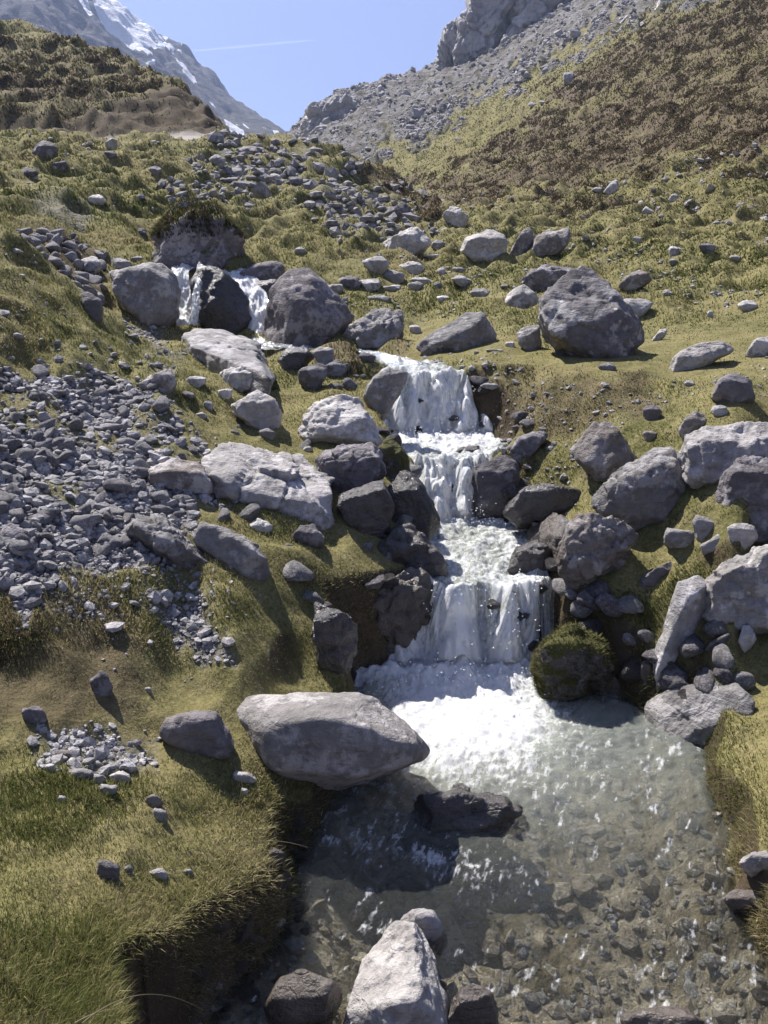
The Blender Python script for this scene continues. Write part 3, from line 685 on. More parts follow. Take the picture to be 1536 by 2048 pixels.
# --- lower left
slab = B('boulder','largest smooth slab boulder with a pale top overhanging the lower pool','boulder','grey',[(466,1432),(476,1404),(540,1393),(620,1381),(690,1378),(735,1389),(790,1430),(840,1470),(860,1492),(845,1522),(760,1547),(640,1556),(560,1552),(520,1532),(500,1492),(475,1462)],k=.75,sub=6,p=34,amp=.035,crease=.5,chips=4,r=3.66,keep=True,base=(660,1550),sink=.1,
  front=[(500,1445,.55),(535,1452,.85),(590,1442,.95),(650,1438,1),(700,1445,1),(750,1470,1),(800,1492,.95),(845,1500,.6),(525,1500,.9),(540,1535,1),(640,1548,1),(750,1540,1),(835,1520,.7)])
B('boulder','dark angular rock with a pale cap beside the big slab boulder','boulder','dark',[(320,1457),(345,1431),(400,1415),(440,1420),(470,1490),(465,1512),(400,1510),(340,1482)],k=.8,ridge=.25,sub=5)
B('stone','small grey stone perched on the top of the big slab boulder','stone','grey',[(515,1393),(520,1381),(535,1375),(551,1386),(546,1397)],r=4.25,keep=True,base=(533,1395),sub=4,sink=.05)
B('boulder','wet rock breaking the surface in the middle of the lower pool','boulder','wet',[(800,1646),(835,1604),(870,1584),(920,1572),(965,1582),(1003,1604),(1034,1632),(1000,1646),(930,1650),(850,1652)],k=.6,ridge=.35,crease=1.3,r=3.60,keep=True,base=(920,1640),front=[(850,1615,.6),(900,1590,.7),(960,1598,.8),(1000,1620,.8),(960,1645,1),(880,1650,1)])
B('boulder','pale grey boulder rising from the water at the bottom of the photo','boulder','pale',[(680,2080),(710,1985),(742,1902),(772,1852),(802,1832),(837,1838),(862,1890),(866,1932),(897,1982),(905,2080)],k=1.3,tilt=.8,r=2.5,base=(800,2070),sub=6,amp=.06,p=40,front=[(760,1900,-.1),(830,1890,-.1),(790,2000,.85),(850,1990,.8)],back=1.1)
B('stone','rounded grey stone behind the pale boulder at the bottom of the stream','stone','grey',[(800,1840),(832,1812),(865,1820),(886,1850),(888,1885),(860,1900),(820,1900)],r=2.78,base=(850,1892),sub=4)
B('stone','dark wet stone in the stream against the pale boulder','stone','wetbrown',[(893,2025),(905,1977),(950,1965),(985,1985),(996,2032),(985,2070),(900,2070)],r=2.55,base=(945,2060),sub=5)
B('stone','brown submerged stone left of the pale boulder with water running over it','stone','wetbrown',[(525,2012),(560,1952),(610,1932),(660,1952),(682,1992),(660,2034),(600,2052),(540,2046)],k=.9,r=2.6,base=(600,2048),sub=5,amp=.04)
B('boulder','wet jagged rock at the left brink of the lowest cascade','boulder','wet',[(735,1112),(778,1086),(792,1056),(815,1050),(842,1071),(882,1102),(902,1142),(850,1148),(790,1134),(745,1142)],k=.7,crease=1.2,amp=.1,r=5.5,base=(820,1140))
B('boulder','brown stained wet ledge rock beside the lowest cascade','boulder','wetbrown',[(742,1162),(790,1132),(850,1140),(872,1167),(832,1205),(822,1262),(772,1275),(738,1225)],k=.6,crease=1.4,amp=.11,r=5.05,base=(780,1262))
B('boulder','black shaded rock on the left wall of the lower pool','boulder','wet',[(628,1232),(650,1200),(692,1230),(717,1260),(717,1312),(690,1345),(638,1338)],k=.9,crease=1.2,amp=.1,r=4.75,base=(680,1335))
B('stone','mossy stone low at the left foot of the lowest cascade','stone','mossy',[(757,1300),(772,1268),(800,1258),(820,1275),(818,1320),(780,1340),(760,1330)],r=4.95,base=(790,1332),sub=4)
# --- right of the stream
B('boulder','grey rock with wet sides at the right of the second cascade','boulder','dark',[(943,978),(955,932),(975,912),(1010,908),(1036,930),(1042,962),(1032,1002),(1000,1034),(950,1034)],k=.9,ridge=.3,r=6.55,base=(990,1030))
B('boulder','low dark flat slab in the shade right of the second cascade','boulder','wet',[(1035,985),(1060,969),(1110,963),(1167,975),(1174,1010),(1162,1034),(1080,1042),(1005,1040)],k=.7,ridge=.2,r=6.3,base=(1090,1038))
B('stone','dark grey rock with a lit top beside the small bright green tuft','stone','dark',[(1016,897),(1028,880),(1053,867),(1088,860),(1099,866),(1078,892),(1048,910)],sub=4,r=7.05,base=(1048,905))
B('boulder','pointed boulder with white lichen spots on the right bank','boulder','brown',[(1136,907),(1163,875),(1193,848),(1218,847),(1245,875),(1275,917),(1268,932),(1240,948),(1200,968),(1160,944)],k=.8,front=[(1205,858,.3),(1215,900,.7),(1205,960,1),(1160,930,.8),(1250,930,.8),(1215,930,1)],r=6.55,base=(1200,962))
B('boulder','big rounded dark fronted boulder on the right bank','boulder','grey',[(1185,1002),(1200,970),(1230,945),(1270,920),(1300,902),(1340,897),(1371,925),(1381,980),(1381,1042),(1340,1051),(1280,1051),(1220,1038),(1195,1022)],k=.8,ridge=.42,sub=6,p=22,r=5.85,base=(1290,1048),front=[(1210,985,.6),(1240,968,.8),(1300,940,.85),(1350,935,.8),(1375,985,.7),(1210,1020,.8),(1290,1045,1),(1365,1040,.9)])
B('boulder','fractured pale rock with long diagonal cracks on the right bank','boulder','fract',[(1353,932),(1365,872),(1410,852),(1470,860),(1530,842),(1580,850),(1580,930),(1500,945),(1420,968),(1370,962)],k=.8,crease=.9,amp=.07,sub=6,r=6.4,base=(1420,962),front=[(1380,900,.6),(1440,890,.7),(1420,915,1),(1530,880,.7),(1415,962,1),(1370,950,.8),(1500,940,1)])
B('boulder','dark purple grey boulder below the fractured rock','boulder','dark',[(1438,1002),(1450,950),(1480,920),(1580,912),(1580,1034),(1500,1036),(1450,1034)],k=.9,ridge=.25,r=5.6,base=(1500,1032),sub=6)
B('boulder','layered pointed rock with tilted cracks beside the stream','boulder','brown',[(1110,1162),(1115,1100),(1138,1055),(1178,1025),(1203,1025),(1234,1060),(1266,1096),(1236,1142),(1200,1158),(1135,1168)],k=.8,crease=1.1,amp=.085,sub=6,front=[(1135,1090,.7),(1185,1075,.8),(1160,1120,1),(1130,1160,.9),(1190,1152,1),(1230,1110,.7),(1195,1095,.9)])
B('boulder','brown wet flat rock at the right brink of the lowest cascade','boulder','wetbrown',[(1042,1067),(1085,1037),(1142,1037),(1144,1062),(1110,1084),(1050,1088)],lie=.06)
B('boulder','black wet boulder in the current at the top of the lowest cascade','boulder','wet',[(1012,1142),(1030,1096),(1070,1080),(1108,1095),(1114,1142),(1060,1158)],k=.8,r=5.3,base=(1060,1150))
B('stone','small black stone poking out of the white water above the lowest cascade','stone','wet',[(1048,1175),(1060,1165),(1085,1163),(1095,1178),(1070,1185)],r=5.15,base=(1070,1182),sub=4)
B('stone','dark block standing in the foam below the third cascade','stone','wet',[(900,905),(925,893),(955,890),(960,905),(935,912)],r=7.35,base=(930,910),sub=4)
B('stone','small dark stone beside the big rounded boulder','stone','dark',[(1233,1064),(1255,1048),(1282,1052),(1265,1074),(1238,1075)],sub=4)
B('stone','oblong box shaped stone under the big rounded boulder','stone','grey',[(1327,1072),(1335,1055),(1391,1060),(1401,1086),(1370,1092),(1330,1087)],sub=4,ridge=.25)
B('stone','cracked upright stone beside the oblong box shaped stone','stone','grey',[(1383,1042),(1395,1030),(1435,1040),(1439,1066),(1410,1080),(1395,1072)],sub=4)
B('stone','flat pale stone lying in front of the cracked upright stone','stone','pale',[(1400,1092),(1440,1070),(1466,1068),(1466,1087),(1440,1103),(1405,1103)],sub=4,ridge=.6)
B('stone','pale squarish stone at the foot of the dark purple grey boulder','stone','pale',[(1453,1060),(1475,1045),(1505,1048),(1518,1080),(1490,1092),(1460,1082)],sub=4)
B('stone','grey stone wedged under the dark purple grey boulder at the photo edge','stone','grey',[(1458,1045),(1480,1022),(1545,1018),(1555,1060),(1520,1072),(1480,1050)],sub=4,r=5.2,base=(1510,1065))
B('boulder','large rough fronted boulder at the right edge above the leaning slab','boulder','grey',[(1408,1155),(1420,1120),(1460,1115),(1480,1098),(1580,1080),(1580,1260),(1468,1250),(1418,1255),(1405,1205)],k=.8,crease=1.0,amp=.085,sub=6,r=4.75,base=(1490,1250),front=[(1430,1140,.6),(1475,1130,.8),(1500,1160,.95),(1560,1130,.9),(1430,1245,1),(1480,1240,1),(1560,1250,1)])
B('boulder','tall leaning slab of grey rock on the right bank of the pool','boulder','grey',[(1303,1375),(1318,1292),(1345,1222),(1360,1172),(1400,1152),(1417,1172),(1417,1222),(1382,1282),(1342,1345)],k=.6,r=4.35,base=(1320,1372),amp=.045,crease=1,sink=.04,front=[(1390,1175,.5),(1370,1250,.8),(1335,1320,.9),(1312,1368,.8)])
B('boulder','low grey slab sloping into the right side of the lower pool','boulder','grey',[(1288,1424),(1320,1372),(1370,1358),(1440,1365),(1512,1382),(1502,1424),(1420,1436),(1370,1478),(1310,1446)],lie=.07,sub=6,amp=.05)
mound = B('mossy_boulder','round mossy green hump at the right foot of the lowest cascade','boulder','mossy',[(1066,1352),(1078,1306),(1104,1272),(1140,1258),(1182,1266),(1212,1312),(1218,1362),(1150,1378),(1088,1370)],k=.9,r=4.8,keep=True,base=(1140,1368),p=14,amp=.13)
B('boulder','pointed brown wet rock beside the mossy green hump','boulder','wetbrown',[(1183,1374),(1190,1330),(1235,1360),(1267,1392),(1230,1404),(1195,1400)],r=4.35,base=(1220,1398),crease=1.2)
B('stone','small brown block in the gap under the leaning slab','stone','wetbrown',[(1278,1350),(1282,1325),(1303,1320),(1308,1345),(1295,1358)],r=4.45,base=(1293,1354),sub=4)
B('stone','dark sharp fin of rock in the turf on the right bank','stone','dark',[(1266,1174),(1310,1140),(1345,1124),(1354,1146),(1320,1169)],k=.5,crease=1.2)
B('stone','small pale pointed stone standing on the turf under the rough fronted boulder','stone','pale',[(1475,1288),(1485,1256),(1500,1250),(1512,1280),(1490,1294)],sub=4)
# --- right field
B('boulder','huge dark craggy boulder alone on the green field','boulder','crag',[(1070,642),(1075,600),(1110,565),(1150,540),(1175,536),(1210,560),(1247,600),(1282,650),(1284,687),(1260,707),(1180,713),(1100,702),(1083,682)],k=.9,ridge=.45,crease=.55,amp=.075,sub=6,front=[(1095,610,.6),(1150,575,.6),(1200,600,.8),(1100,670,.9),(1190,640,1),(1250,650,.8),(1190,707,1),(1265,700,.8)])
B('stone','square stone against the left foot of the craggy boulder','stone','grey',[(1033,667),(1045,655),(1080,650),(1082,697),(1055,702),(1038,687)],sub=4)
B('boulder','grey rock left behind the craggy boulder','boulder','grey',[(1008,602),(1015,578),(1050,570),(1077,590),(1072,618),(1030,618)],sub=4,crease=1)
B('boulder','flat bedded rock lying behind the craggy boulder','boulder','dark',[(1040,568),(1060,541),(1110,530),(1167,534),(1130,562),(1090,583),(1050,584)],k=.6,crease=1.4,sub=5)
B('stone','brown shaded stone behind the craggy boulder to its right','stone','brown',[(1233,573),(1260,548),(1290,540),(1302,565),(1260,580)],sub=4)
B('stone','white stone behind the right flank of the craggy boulder','stone','pale',[(1243,612),(1250,595),(1290,597),(1307,605),(1287,627),(1262,638)],sub=4)
B('boulder','long pale rock lying in the turf right of the craggy boulder','boulder','pale',[(1338,742),(1345,715),(1370,690),(1420,684),(1460,682),(1470,700),(1440,716),(1380,734)],k=.6,ridge=.55)
B('stone','grey rock cut by the right edge of the photo above the green field','stone','grey',[(1488,707),(1510,680),(1560,670),(1560,712)],sub=4)
B('stone','dark triangular stone on the right field','stone','dark',[(1425,793),(1440,756),(1470,745),(1500,760),(1512,797),(1470,800)],sub=4)
B('stone','brownish split stone above the fractured rock','stone','brown',[(1358,864),(1375,825),(1395,818),(1411,835),(1414,867),(1380,870)],sub=4,crease=1.2)
B('stone','small white leaning stone between the craggy boulder and the long pale rock','stone','pale',[(1303,682),(1320,660),(1335,657),(1331,672),(1312,684)],sub=4)
B('boulder','rounded pale boulder with a crack at the foot of the heather slope','boulder','pale',[(920,502),(930,475),(960,460),(1000,463),(1017,485),(1013,512),(980,521),(938,520)],r=23,base=(970,518))
B('boulder','dark upright rock right of the rounded pale boulder','boulder','brown',[(1018,512),(1035,475),(1065,455),(1068,480),(1057,513)],r=23.5,base=(1040,510),sub=4)
B('boulder','brown shaded boulder at the foot of the heather slope','boulder','brown',[(1058,502),(1070,475),(1110,460),(1140,454),(1142,482),(1110,512),(1068,512)],r=24,base=(1090,508))
B('boulder','pale saddle shaped rock left of the rounded pale boulder','boulder','pale',[(768,487),(785,475),(805,478),(825,456),(845,454),(862,470),(862,492),(830,508),(788,510)],r=23.5,base=(820,506))
B('stone','small white edged stone beside the saddle shaped rock','stone','grey',[(862,490),(876,479),(892,486),(880,500)],r=23.5,base=(875,498),sub=4)
B('boulder','pale pitted boulder at the end of the embankment','boulder','pale',[(883,428),(895,411),(920,411),(937,430),(932,452),(910,448),(893,442)],r=29,base=(910,448),crease=1.2)
B('boulder','lone pale boulder perched high on the heather slope','boulder','pale',[(1125,160),(1130,145),(1145,143),(1150,158),(1140,167)],r=108,base=(1137,166),sub=4,rmin=60)
B('stone','white rock outcrop on the right slope above the field','stone','pale',[(1205,383),(1220,365),(1240,360),(1238,378),(1215,390)],sub=4)
B('stone','white flat stone left of the outcrop on the right slope','stone','pale',[(1183,380),(1192,374),(1205,376),(1200,384)],sub=3)
B('stone','pale stone among heather tussocks on the right slope','stone','grey',[(1335,400),(1345,387),(1357,388),(1355,403)],sub=3)
B('stone','triangular pale stone low on the right slope','stone','pale',[(1280,428),(1292,412),(1310,425),(1300,430)],sub=3)
# --- rows of mid stones on the field (centre x, foot y, width, height)
def st(px, py, w, h, label, mat='grey', flat=.35, name='stone', **kw):
    j = np.random.default_rng(int(px * 7 + py))
    a = np.sort(j.uniform(0, 2 * math.pi, 9)) ; a = np.linspace(0, 2 * math.pi, 9, endpoint=False) + j.uniform(-.25, .25, 9)
    rr = j.uniform(.72, 1.08, 9); rr[5:8] *= .8
    poly = [(px + w / 2 * math.cos(t) * q, py - h / 2 - h / 2 * math.sin(t) * q) for t, q in zip(a, rr)]
    return boulder(name, label, 'stone', mat, poly, sub=kw.pop('sub', 4), ridge=flat, **kw)
FIELD = [
 (668,592,40,26,'mottled grey stone nearest the pyramid boulder in the row of field stones','grey'),
 (700,580,60,32,'dark flat stone at the left end of the row of field stones','dark'),
 (740,584,48,30,'rounded stone low in the middle of the row of field stones','grey'),
 (752,552,72,42,'biggest pale stone in the row of field stones','pale'),
 (785,570,50,32,'grey stone between the biggest pale stone and the twin capped stone','grey'),
 (825,552,62,34,'pale capped stone at the right of the row of field stones','pale'),
 (838,572,58,18,'thin flat white stone in front of the row of field stones','pale'),
 (785,583,46,14,'flat white sliver under the row of field stones','pale'),
 (830,585,34,22,'leaning pale stone right of the flat white sliver','pale'),
 (760,608,60,20,'broad flat stone in brown grass below the row of field stones','grey'),
 (883,556,22,22,'small upright white stone in the green right of the field stones','pale'),
 (922,550,42,18,'low dark stone right of the small upright white stone','dark'),
 (925,574,46,26,'flat speckled stone in front of the low dark stone','grey'),
 (960,600,54,26,'slanting flat slab stone in the middle of the field','grey'),
 (876,580,26,18,'small buried stone above the little spring','grey'),
 (885,603,36,12,'white splashing rubble of the little spring','pale'),
 (865,517,46,10,'flat half buried stone under the saddle shaped rock','grey'),
 (1345,530,24,14,'low stone among tufts on the far right field','grey'),
 (1470,523,34,14,'flat white stone on the far right field','pale'),
 (1495,625,50,26,'turf edged pale stone high on the right field','pale'),
 (1420,638,14,18,'small white upright stone above the long pale rock','pale'),
 (1385,580,14,10,'tiny white stone on the bare right field','pale'),
 (1275,490,20,20,'grey stone at the foot of the right slope','grey'),
 (1350,515,34,24,'leaning grey stone by a dark tuft on the right field','grey'),
 (1415,505,36,20,'dark stone in shade on the far right field','dark'),
 (1380,775,24,14,'small white stone left of the dark triangular stone','pale'),
 (1450,800,36,16,'low pale stone in front of the dark triangular stone','pale'),
 (1440,835,40,26,'grey stone above the fractured rock on the right','grey'),
 (1300,845,44,40,'dark stone in the brown bank above the lichen spotted boulder','dark'),
 (1300,884,34,26,'small purple stone right of the lichen spotted boulder','brown'),
 (1190,712,22,14,'small stone at the front foot of the craggy boulder','grey'),
 (1215,745,44,20,'flat stone on the bank below the craggy boulder','dark'),
 (1020,698,22,16,'little white stone left of the square stone','pale'),
 (990,704,44,8,'flat stone in the turf before the tilted slab','grey'),
 (830,672,34,24,'pale stone between the creased rock and the tilted slab','pale'),
 (670,760,54,40,'dark pool side rock under the brown bank','dark'),
 (735,728,40,24,'stone in the overhanging brown bank beside the third cascade','dark'),
 (1010,892,20,16,'small rock at the right end of the foam below the third cascade','wet'),
 (985,778,50,14,'flat rock in the bank lip at the right of the third cascade','grey'),
 (875,735,28,16,'dark pebble at the right lip of the third cascade','wet'),
 (1072,900,20,22,'small stone next to the little bright green tuft','grey'),
 (1120,1010,34,14,'pale flake lying on the low dark slab','grey'),
 (1520,1745,90,44,'flat rock in the right bank grass at the photo edge','grey'),
 (1500,1830,150,50,'brown slab at the water edge on the bottom right','brown'),
 (1330,2105,190,100,'wet brown boulder just under the water on the bottom right','wetbrown'),
 (318,1648,42,34,'pale topped stone on the near left turf','pale'),
 (305,1618,42,30,'brown stone behind the pale topped stone on the near left turf','brown'),
 (215,1765,54,48,'round dark stone in the near left grass','dark'),
 (257,1750,22,20,'small pebble right of the round dark stone','grey'),
 (318,1762,42,26,'white stone in the near left grass','pale'),
 (376,1755,28,18,'grey pebble right of the white stone in the near left grass','grey'),
 (485,1568,56,28,'twin lobed pale stone on turf under the big slab boulder','pale'),
 (488,1592,22,18,'small pale pebble under the twin lobed stone','pale'),
 (120,1518,44,20,'brownish flat pebble at the top of the near pebble patch','brown'),
 (105,1530,36,20,'white pebble in the near pebble patch','pale'),
 (98,1545,34,18,'white pebble lowest in the near pebble patch','pale'),
 (160,1560,60,28,'biggest grey stone in the near pebble patch','grey'),
 (190,1570,44,24,'grey stone right of the biggest stone in the near pebble patch','grey'),
 (236,1570,52,30,'layered pale stone right of the near pebble patch','pale'),
 (215,1590,46,24,'lower pale stone right of the near pebble patch','pale'),
 (194,1537,26,16,'small grey pebble in the near pebble patch','grey'),
 (250,1530,40,12,'flat pale pebble at the right of the near pebble patch','pale'),
 (123,1608,20,18,'lone white pebble in near left grass','pale'),
 (550,1740,50,50,'dark rock in the water edge under the left bank','wetbrown'),
 (205,1400,50,60,'shaded lumpy stone in the dark earth bank on the left','dark'),
 (65,1450,50,40,'dim stone at the foot of the dark earth bank','dark'),
 (295,1388,18,14,'white pebble on the tangled turf above the dark capped rock','pale'),
 (415,825,22,26,'small upright grey stone on the left green bank','grey'),
 (390,775,52,24,'flat grey stone on the path above the left green bank','grey'),
 (430,745,30,18,'small grey stone beside the pale knobbly rock','grey'),
 (535,880,40,24,'low grey stone before the split pale rock','grey'),
 (402,838,24,14,'tiny pale stone on the yellow left turf','pale'),
 (450,800,40,24,'pale rough stone between the knobbly rock and the split rock','pale'),
 (615,906,24,16,'white pebble on the ledge under the pale domed boulder','pale'),
 (735,880,44,36,'pale knob of rock on the lumpy boulder','pale'),
 (178,548,52,40,'pale angular block on top of the dark stone bank','pale'),
 (88,318,62,36,'grey boulder on the grass just under the road','dark'),
 (120,345,40,30,'dark rock below the grey boulder under the road','dark'),
 (55,358,48,24,'low dark rock in the grass on the far left under the road','dark'),
 (437,338,36,32,'tallest pale boulder in the rubble under the road','grey'),
 (468,360,40,28,'wedge shaped boulder in the rubble under the road','grey'),
 (550,366,26,22,'pale boulder at the right of the rubble under the road','pale'),
 (590,372,36,22,'dark boulder at the right of the rubble under the road','dark'),
 (310,352,30,22,'dark topped boulder left of the rubble under the road','grey'),
 (193,416,40,28,'pale boulder on the grass in the left middle distance','pale'),
 (216,318,40,18,'flat boulder on the grass bank beneath the road','dark'),
 (500,312,50,22,'dark boulder right under the road edge','dark'),
 (665,372,26,18,'boulder on the brown end of the embankment','grey'),
 (620,416,34,16,'flat stone below the rubble of the embankment','grey'),
 (600,510,34,16,'low stone on the green above the pyramid boulder','grey'),
 (280,475,36,20,'dark stone left of the turf capped rock','dark'),
 (235,540,60,26,'flat grey stone at the left above the rounded boulder','grey'),
 (275,525,36,14,'small stone behind the rounded boulder','grey'),
 (805,440,40,36,'dark rock at the foot of the brown embankment end','dark'),
 (1085,210,16,10,'small pale rock below the lone high boulder','pale'),
 (1065,215,24,10,'flat pale rock beside the path on the high slope','pale'),
]
for px, py, wd, ht, lab, mt in FIELD:
    far = {}
    if py < 300: far['rmin'] = 50
    o = st(px, py, wd, ht, lab, mt, sub=5 if wd > 80 else 4, **far)

# --- loose scree: twelve stone shapes shared by every copy
def pebble_mesh(seed, sub, name):
    r = np.random.default_rng(seed)
    P = r.normal(size=(14, 3)); P /= np.linalg.norm(P, axis=1)[:, None]; P *= r.uniform(.75, 1, 14)[:, None]
    P *= np.array([1, r.uniform(.6, .95), r.uniform(.4, .8)])
    v, F = rock_surface(P, sub, 26, .05, seed, chips=5)
    return v, F
STONES = []
for i in range(14):
    v, F = pebble_mesh(500 + i, 3, 'stone')
    me = mesh_from('scree_stone', v, F, np.full(len(F), 3)); me.materials.append(M['scree']); STONES.append(me)
cellP = project(X, Y, Zf)
_ax = cellP[0]; _ay = cellP[1]
CA = ((_ax[:-1, 1:] - _ax[:-1, :-1]) * (_ay[1:, :-1] - _ay[:-1, :-1]) - (_ay[:-1, 1:] - _ay[:-1, :-1]) * (_ax[1:, :-1] - _ax[:-1, :-1]))
CA = np.maximum(-CA, 0)                               # facing area of each ground cell in the photograph
inside = (_ax[:-1, :-1] > -160) & (_ax[:-1, :-1] < 1700) & (_ay[:-1, :-1] > -120) & (_ay[:-1, :-1] < 2260)
CA = np.minimum(CA, 60) * np.where(inside, 1, .15) + .02
def scatter(weight, n, rng):
    wq = (weight[:-1, :-1] * CA).ravel(); cs = np.cumsum(wq); u = rng.uniform(0, cs[-1], n)
    idx = np.searchsorted(cs, u); i, j = np.divmod(idx, NA - 1)
    l = LR[i] + rng.uniform(0, 1, n) * (LR[1] - LR[0]); a = AZ[j] + rng.uniform(0, 1, n) * (AZ[1] - AZ[0])
    x = np.exp(l) * np.sin(a); y = np.exp(l) * np.cos(a)
    return x, y, ground(x, y)
rs = np.random.default_rng(21)
wsc = m_scree * (R2 < 12) * (DD > .3)
def scree_stone(x, y, z, s, label, group, mat=None, name='scree_stone'):
    o = bpy.data.objects.new(name, STONES[rs.integers(len(STONES))]); COL.objects.link(o)
    if mat: o.material_slots[0].link = 'OBJECT'; o.material_slots[0].material = M[mat]
    o.location = (x, y, z + .18 * s); o.scale = (s, s, s); o.rotation_euler = (rs.uniform(-.5, .5), rs.uniform(-.5, .5), rs.uniform(0, 6.28))
    return tag(o, label, 'stone', group, 'thing')
x, y, z = scatter(wsc * (PX > -60) * (PX < 480) * (PY > 740) * (PY < 1120), 130, rs)
for a, b, c in zip(x, y, z):
    scree_stone(a, b, c, rs.uniform(.045, .10) * (1 + .35 * (rs.uniform() < .15)), 'larger angular grey stone lying loose in the grey scree on the left bank', 'larger stones of the left scree')
wup = m_up * (R2 > 17) * (R2 < 46)
x, y, z = scatter(wup, 75, rs)
for a, b, c in zip(x, y, z):
    scree_stone(a, b, c, rs.uniform(.007, .014) * math.hypot(a, b) ** .85, 'loose grey rubble stone on the grass below the road', 'rubble stones below the road')
x, y, z = scatter(m_wall, 60, rs)
for a, b, c in zip(x, y, z):
    scree_stone(a, b, c, rs.uniform(.07, .16), 'dark stone piled in the shaded stone bank behind the grass spur', 'stones of the shaded stone bank')

# stones lining the stream
bank = (DD > -.03) & (DD < .32) & (R2 > 4.7) & (R2 < 9.3) & (Y < 8.3)
x, y, z = scatter(bank * 1.0, 75, rs)
for a, b, c in zip(x, y, z):
    d_ = float(lookup(DD, np.array(a), np.array(b)))
    scree_stone(a, b, c - .02, rs.uniform(.06, .15), 'dark jagged stone packed in the bank beside the cascades', 'stones packed beside the cascades', 'wet' if d_ < .12 else ('dark' if rs.uniform() < .6 else 'grey'), 'bank_stone')
edge = (np.abs(DD) < .07) & (R2 > 2.4) & (R2 < 4.7)
x, y, z = scatter(edge * 1.0, 45, rs)
for a, b, c in zip(x, y, z):
    scree_stone(a, b, c - .01, rs.uniform(.025, .075), 'wet brown stone at the water line of the lower pool', 'stones along the pool edge', 'wetbrown', 'shore_stone')
for px, py, s_ in ((905,838,.075),(838,800,.06),(938,815,.05),(1040,1225,.085),(898,1262,.08),(985,1205,.06),(1066,1290,.07),(900,975,.06),(935,1000,.05),(850,930,.06)):
    a, b, c = hit(px, py, wet=True)
    scree_stone(a, b - .03, c - .02, s_, 'black wet stone poking through the falling white water', 'stones in the falling water', 'wet', 'cascade_stone')
turfw = (R2 > 5) & (R2 < 11) & (PX < 760) & (PX > 340) & (PY > 640) & (PY < 1180) & (DD > .3)
x, y, z = scatter(turfw * (.25 + (gn(X * 1.2, Y * 1.2, 4) > .1)), 45, rs)
for a, b, c in zip(x, y, z):
    scree_stone(a, b, c - .015, rs.uniform(.035, .10), 'grey stone half sunk in the turf of the left bank', 'stones sunk in the left bank turf', 'grey', 'turf_stone')
def stone_field(name, label, x, y, z, s, mat, seed, sub=1):
    """one mesh of many small loose stones"""
    r = np.random.default_rng(seed)
    Vs, Fs, n0 = [], [], 0
    temp = [pebble_mesh(900 + i, sub, 't') for i in range(10)]
    pick = r.integers(0, 10, len(x))
    for t in range(10):
        v, F = temp[t]; k = np.where(pick == t)[0]
        a = r.uniform(0, 6.28, len(k)); b = r.uniform(-.5, .5, len(k)); sz = s[k][:, None, None]
        q = np.repeat(v[None], len(k), 0) * sz
        xx = q[..., 0] * np.cos(b)[:, None] - q[..., 2] * np.sin(b)[:, None]; zz = q[..., 0] * np.sin(b)[:, None] + q[..., 2] * np.cos(b)[:, None]
        x2 = xx * np.cos(a)[:, None] - q[..., 1] * np.sin(a)[:, None]; y2 = xx * np.sin(a)[:, None] + q[..., 1] * np.cos(a)[:, None]
        q = np.stack([x2 + x[k][:, None], y2 + y[k][:, None], zz + (z[k] + .15 * s[k])[:, None]], -1).reshape(-1, 3)
        f = (F[None] + (np.arange(len(k)) * len(v))[:, None, None]).reshape(-1, 3) + n0
        Vs.append(q); Fs.append(f); n0 += len(q)
    Fs = np.concatenate(Fs)
    me = mesh_from(name, np.concatenate(Vs), Fs, np.full(len(Fs), 3), smooth=False)
    return tag(link(name, me, mat), label, 'gravel', kind='stuff')
n = 9500
x, y, z = scatter(wsc + .10 * m_soft * (DD > .3) * (PX < 700), n, rs)
py_ = project(x, y, z)[1]
s = np.exp(rs.normal(0, .68, n)) * np.interp(py_, [780, 980, 1150, 1300], [.018, .018, .011, .010])
stone_field('scree', 'grey scree of small angular stones covering the left bank', x, y, z, np.minimum(s, .06), M['scree'], 31)
n = 900
x, y, z = scatter(wup, n, rs)
s = np.exp(rs.normal(0, .4, n)) * .0052 * np.hypot(x, y)
stone_field('rubble', 'grey stone rubble strewn on the grass below the road', x, y, z, s, M['scree'], 33)
n = 9000
x, y, z = scatter(m_ridge * (.3 + (gn(X * .03, Y * .03, 2) > .05)), n, rs)
s = np.exp(rs.normal(0, .5, n)) * .0016 * np.hypot(x, y)
stone_field('ridge_rubble', 'pale broken rock scattered over the grey ridge', x, y, z, s, M['cliff'], 35)
n = 2400
x, y, z = scatter((1 - m_scree) * (R2 > 6) * (R2 < 42) * (.35 + .65 * (PX > 700)) * (1 - water_m) * (gn(X * .4, Y * .4, 6) > .1), n, rs)
s = np.exp(rs.normal(0, .5, n)) * .0022 * np.hypot(x, y)
stone_field('field_pebbles', 'small pale stones dotted over the right field', x, y, z, s, M['pale'], 37)
n = 1500
x, y, z = scatter(water_m * (R2 < 4.8), n, rs)
stone_field('streambed_gravel', 'pale grey gravel under the clear shallow water', x, y, z, np.minimum(np.exp(rs.normal(0, .6, n)) * .016, .07), M['grey'], 38)
x, y, z = scatter(water_m * (R2 < 4.8), n, rs)
s = np.exp(rs.normal(0, .65, n)) * .02
stone_field('streambed_pebbles', 'brown and grey pebbles under the clear shallow water', x, y, z, np.minimum(s, .085), M['pebble'], 39)

